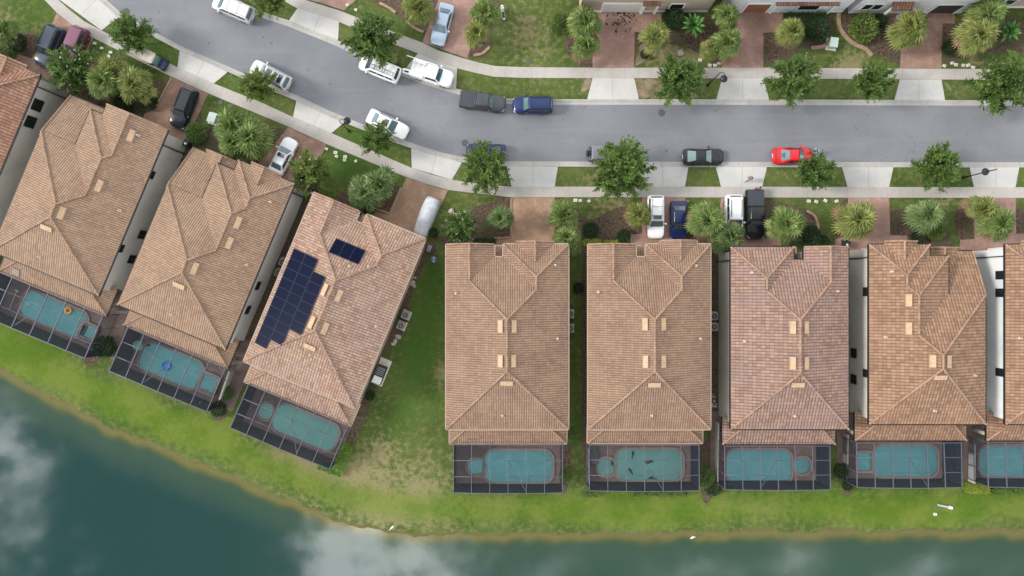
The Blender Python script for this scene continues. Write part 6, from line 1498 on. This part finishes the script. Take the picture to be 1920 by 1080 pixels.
hedge('bright green hedge at the corner of the cage behind the solar-panel house', 643, 858, 66, 3.0, 1.3, 1.2, L_HEDGE, 1500)
hedge('low bright hedge along the lake side of that same cage', 618, 881, -20, 2.6, .7, .7, L_HEDGE, 700)
hedge('lime hedge at the bottom left of the rightmost pool cage', 1834, 916, 0, 2.4, 1.0, .9, L_LIME, 1000); hedge('dark low hedge along the foot of the rightmost pool cage', 1890, 921, 0, 4.0, .6, .6, L_OAK2, 700)
hedge('lime hedge in front of the greenish pool roof, by the left gable', 1110, 455, 0, 1.8, .7, .9, L_LIME, 600); hedge('short lime hedge in front of the same roof, right of the dark shrub', 1146, 456, 0, 1.4, .5, .7, L_LIME, 400); hedge('green hedge against the gable beside the wide grass gap', 910, 452, 0, 2.2, .6, .8, L_SHRUB, 500)
hedge('dark hedge under the front eave of the rosy brown roof', 1520, 457, 0, 4.4, .6, .8, L_SHRUB, 800); hedge('dark hedge in front of the white stucco front', 1512, 32, 0, 4.6, 1.0, .9, L_SHRUB, 900); hedge('low dark hedge along the grass left of the greenish pool cage', 1107, 926, 0, 1.6, .6, .5, L_OAK2, 300)
hedge('thin strip of low green plants along the foot of the greenish pool cage', 1240, 926, 0, 6.0, .4, .3, L_OAK2, 600)
for lab, px, py, d in (('glossy bright green plant with strap leaves by the tan stucco front', 1302, 46, 56), ('glossy bright green plant beside the top right palm clump', 1897, 58, 52), ):
    plant('tropical_plant', lab, 'plant', px, py, d, 1.4, L_FROND, ('frond', 0), 3.1, 'glossy strap-leaved plants', M_BARK, 'tropical_plant', mk=lambda: frond_mesh(3))
# boulders and pebbles in the side yards
M_ROCK = mat_noise('pale_rock', (.30,.27,.23), (.42,.38,.33), 5, None, .3, .9, world=False)
def rock(px, py, s, label, g):
    x, y = P(px, py, .1); m = MB(); rnd = random.Random(int(px*7+py)); bm = bmesh.new(); bmesh.ops.create_icosphere(bm, subdivisions=2, radius=s)
    for v in bm.verts: v.co *= rnd.uniform(.8,1.15); v.co.z *= .6
    me = bpy.data.meshes.new('garden_rock'); bm.to_mesh(me); bm.free(); me.materials.append(M_ROCK); o = bpy.data.objects.new('garden_rock', me); COL.objects.link(o); o.location = (x, y, s*.35); tag(o, label, 'rock', g)
rock(846,396,.34,'pale rock on the lawn right of the covered car','single rocks'); rock(1276,99,.4,'pale rock below the glossy plant across the street','single rocks')
for i in range(16): rock(1339+random.uniform(-4,5), 750+random.uniform(-13,13), random.uniform(.09,.17), 'white pebble in the heap between the greenish pool roof and the rosy roof', 'pebble heap in the gap')
for i in range(14): rock(774+random.uniform(-6,7), 529+random.uniform(-12,10), random.uniform(.10,.20), 'stone in the border by the upper wall of the solar-panel house', 'border stones by the solar-panel house')
for i in range(10): rock(744+random.uniform(-9,5), 640+random.uniform(-14,14), random.uniform(.12,.24), 'stone in the border between the air conditioners and the generator', 'border stones below the air conditioners')

# ------------------------------------------------------------------ people
M_SKIN = mat_plain('skin', (.34,.20,.14), .6); M_HAIR = mat_plain('dark_hair', (.012,.010,.009), .6)
def person(label, px, py, face, top, legs, pose, z=.03, skin_legs=False):
    """feet at the pixel, facing 'face' degrees; pose: joint positions (x forward, y left, z up) in metres"""
    x, y = P(px, py, z); root = thing('person', label, 'person', (x, y, z), R(face), 'people on the street')
    J = pose; me = bpy.data.meshes.new('body'); names = list(J); V = []; E = []; rad = []
    def av(p, r): V.append(Vector(p)); rad.append(r); return len(V)-1
    pel = av(J['pelvis'], .145); ch = av(J['chest'], .165); sh = av(J['shoulder'], .125); nk = av(J['neck'], .06); hd = av(J['head'], .095); crn = av(Vector(J['head'])+Vector((.0,0,.10)), .085)
    jaw = av(Vector(J['head'])+Vector((.055,0,-.055)), .05); nose = av(Vector(J['head'])+Vector((.115,0,.0)), .016)
    E += [(pel,ch),(ch,sh),(sh,nk),(nk,hd),(hd,crn),(hd,jaw),(hd,nose)]
    for s in (1,-1):
        f = lambda p: (p[0], p[1]*s, p[2]) if True else p
        sd = 'l' if s > 0 else 'r'
        g = lambda n, f=f, sd=sd: J.get(n+'_'+sd) or f(J[n])
        hip = av(g('hip'), .105); kn = av(g('knee'), .065); an = av(g('ankle'), .045); toe = av(Vector(g('ankle'))+Vector((.17,.03*s,-.045)), .036); E += [(pel,hip),(hip,kn),(kn,an),(an,toe)]
        s0 = av(g('sh'), .065); el = av(g('elbow'), .045); wr = av(g('wrist'), .030); E += [(sh,s0),(s0,el),(el,wr)]
        ear = av(Vector(J['head'])+Vector((-.01,.098*s,.0)), .018); E.append((hd,ear))
        d = (Vector(g('wrist'))-Vector(g('elbow'))).normalized(); pm = av(Vector(g('wrist'))+d*.075, .032); E.append((wr,pm))
        lat = d.cross(Vector((0,1,0))).normalized() if abs(d.y) < .9 else Vector((1,0,0))
        for i, L in enumerate((.070,.082,.078,.060)):
            o = lat*(.030-.020*i); a = av(Vector(V[pm])+d*.03+o, .010); b = av(Vector(V[pm])+d*(.03+L*.55)+o*1.1, .009); c = av(Vector(V[pm])+d*(.03+L*.9)+o*1.1+Vector((-.012,-.018*s,0)), .008); E += [(pm,a),(a,b),(b,c)]
        t1 = av(Vector(V[wr])+d*.04+lat*.042, .012); t2 = av(Vector(V[wr])+d*.085+lat*.062, .009); E += [(wr,t1),(t1,t2)]
    me.from_pydata([tuple(v) for v in V], E, [])
    o = bpy.data.objects.new('body', me); COL.objects.link(o); sk = o.modifiers.new('skin', 'SKIN'); sk.use_smooth_shade = True; sb = o.modifiers.new('sub', 'SUBSURF'); sb.levels = sb.render_levels = 1
    for i, r_ in enumerate(rad): me.skin_vertices[0].data[i].radius = (r_, r_)
    me.skin_vertices[0].data[0].use_root = True
    dg = bpy.context.evaluated_depsgraph_get(); me2 = bpy.data.meshes.new_from_object(o.evaluated_get(dg)); bpy.data.objects.remove(o)
    for m_ in (M_SKIN, top, legs, M_BLACKP, M_HAIR): me2.materials.append(m_)
    hz = J['head']; P3 = Vector(J['pelvis']); S3 = Vector(J['neck'])
    hipz = J['pelvis'][2]
    arms = [Vector(J.get('elbow_'+q) or (J['elbow'][0], J['elbow'][1]*(1 if q == 'l' else -1), J['elbow'][2])) for q in 'lr']
    for pl in me2.polygons:
        c = pl.center
        if (c-Vector(hz)).length < .22: mi = 0
        elif c.z < .10: mi = 3
        elif any((c-Vector(J.get('wrist_'+q) or (J['wrist'][0], J['wrist'][1]*(1 if q == 'l' else -1), J['wrist'][2]))).length < .20 for q in 'lr'): mi = 0
        elif c.z < hipz+.02 and not any((c-a).length < .16 for a in arms): mi = 0 if (skin_legs and c.z < hipz*.55) else 2
        else: mi = 1
        pl.material_index = mi
    b = bpy.data.objects.new('body', me2); COL.objects.link(b); b.parent = root
    m = MB(); hc = Vector(hz)+Vector((-.018,0,.075)); vs = []; N = 14
    for i in range(7):
        ph = i/6*R(108)
        for j in range(N): th = 2*math.pi*j/N; fr = 1 if math.cos(th) < .3 else .82; vs.append(tuple(hc+Vector((.122*math.sin(ph)*math.cos(th)*fr, .112*math.sin(ph)*math.sin(th), .118*math.cos(ph)*(1 if math.cos(th) < .3 or ph < 1.2 else .9)))))
    m.add(vs, [(i*N+j, (i+1)*N+j, (i+1)*N+(j+1) % N, i*N+(j+1) % N) for i in range(6) for j in range(N)]); m.build('hair', M_HAIR, root, 60)
    m = MB()
    for s in (1,-1): m.lathe([(.004,-.008),(.012,0),(.004,.008)], (hz[0]+.098, .034*s, hz[2]+.025), 8)
    m.build('eye', M_BLACKP, root)
stand = dict(pelvis=(0,0,.95), chest=(.01,0,1.20), shoulder=(0,0,1.38), neck=(.01,0,1.50), head=(.03,0,1.63), hip=(0,.10,.90), knee=(.03,.11,.50), ankle=(0,.12,.09), sh=(0,.20,1.38), elbow=(-.02,.27,1.10), wrist=(.08,.28,.86))
walk = dict(stand, knee_l=(.18,.10,.52), ankle_l=(.24,.11,.10), knee_r=(-.02,-.10,.50), ankle_r=(-.26,-.10,.13), elbow_l=(-.14,.25,1.12), wrist_l=(-.10,.26,.87), elbow_r=(.06,-.26,1.10), wrist_r=(.24,-.24,.92))
bend = dict(pelvis=(-.10,0,.92), chest=(.10,0,1.14), shoulder=(.24,0,1.27), neck=(.31,0,1.36), head=(.39,0,1.46), hip=(-.10,.10,.88), knee=(.05,.12,.48), ankle=(-.05,.13,.09), sh=(.24,.20,1.26), elbow=(.34,.25,1.02), wrist=(.55,.16,.98))
C_GREY = mat_noise('grey_shirt_cloth', (.13,.125,.125), (.19,.18,.18), 9, None, .3, .9, world=False); C_PINK = mat_noise('pink_shirt_cloth', (.34,.16,.19), (.42,.22,.25), 9, None, .3, .9, world=False); C_PALE = mat_noise('pale_blue_shirt_cloth', (.40,.52,.56), (.50,.62,.66), 9, None, .3, .9, world=False); C_DARK = mat_noise('dark_trouser_cloth', (.03,.032,.045), (.05,.052,.07), 9, None, .3, .9, world=False); C_GRYT = mat_noise('grey_trouser_cloth', (.10,.10,.105), (.15,.15,.155), 9, None, .3, .9, world=False)
person('person in grey clothes walking on the apron behind the black pickup', 1401, 337.5, 200, C_GREY, C_GRYT, walk)
person('person in a pink shirt standing at the tail of the black pickup', 1416, 355, 250, C_PINK, C_DARK, stand)
person('person in a pale blue shirt bending at the nose of the red sports car', 1527, 286, 185, C_PALE, C_DARK, bend, -.10)
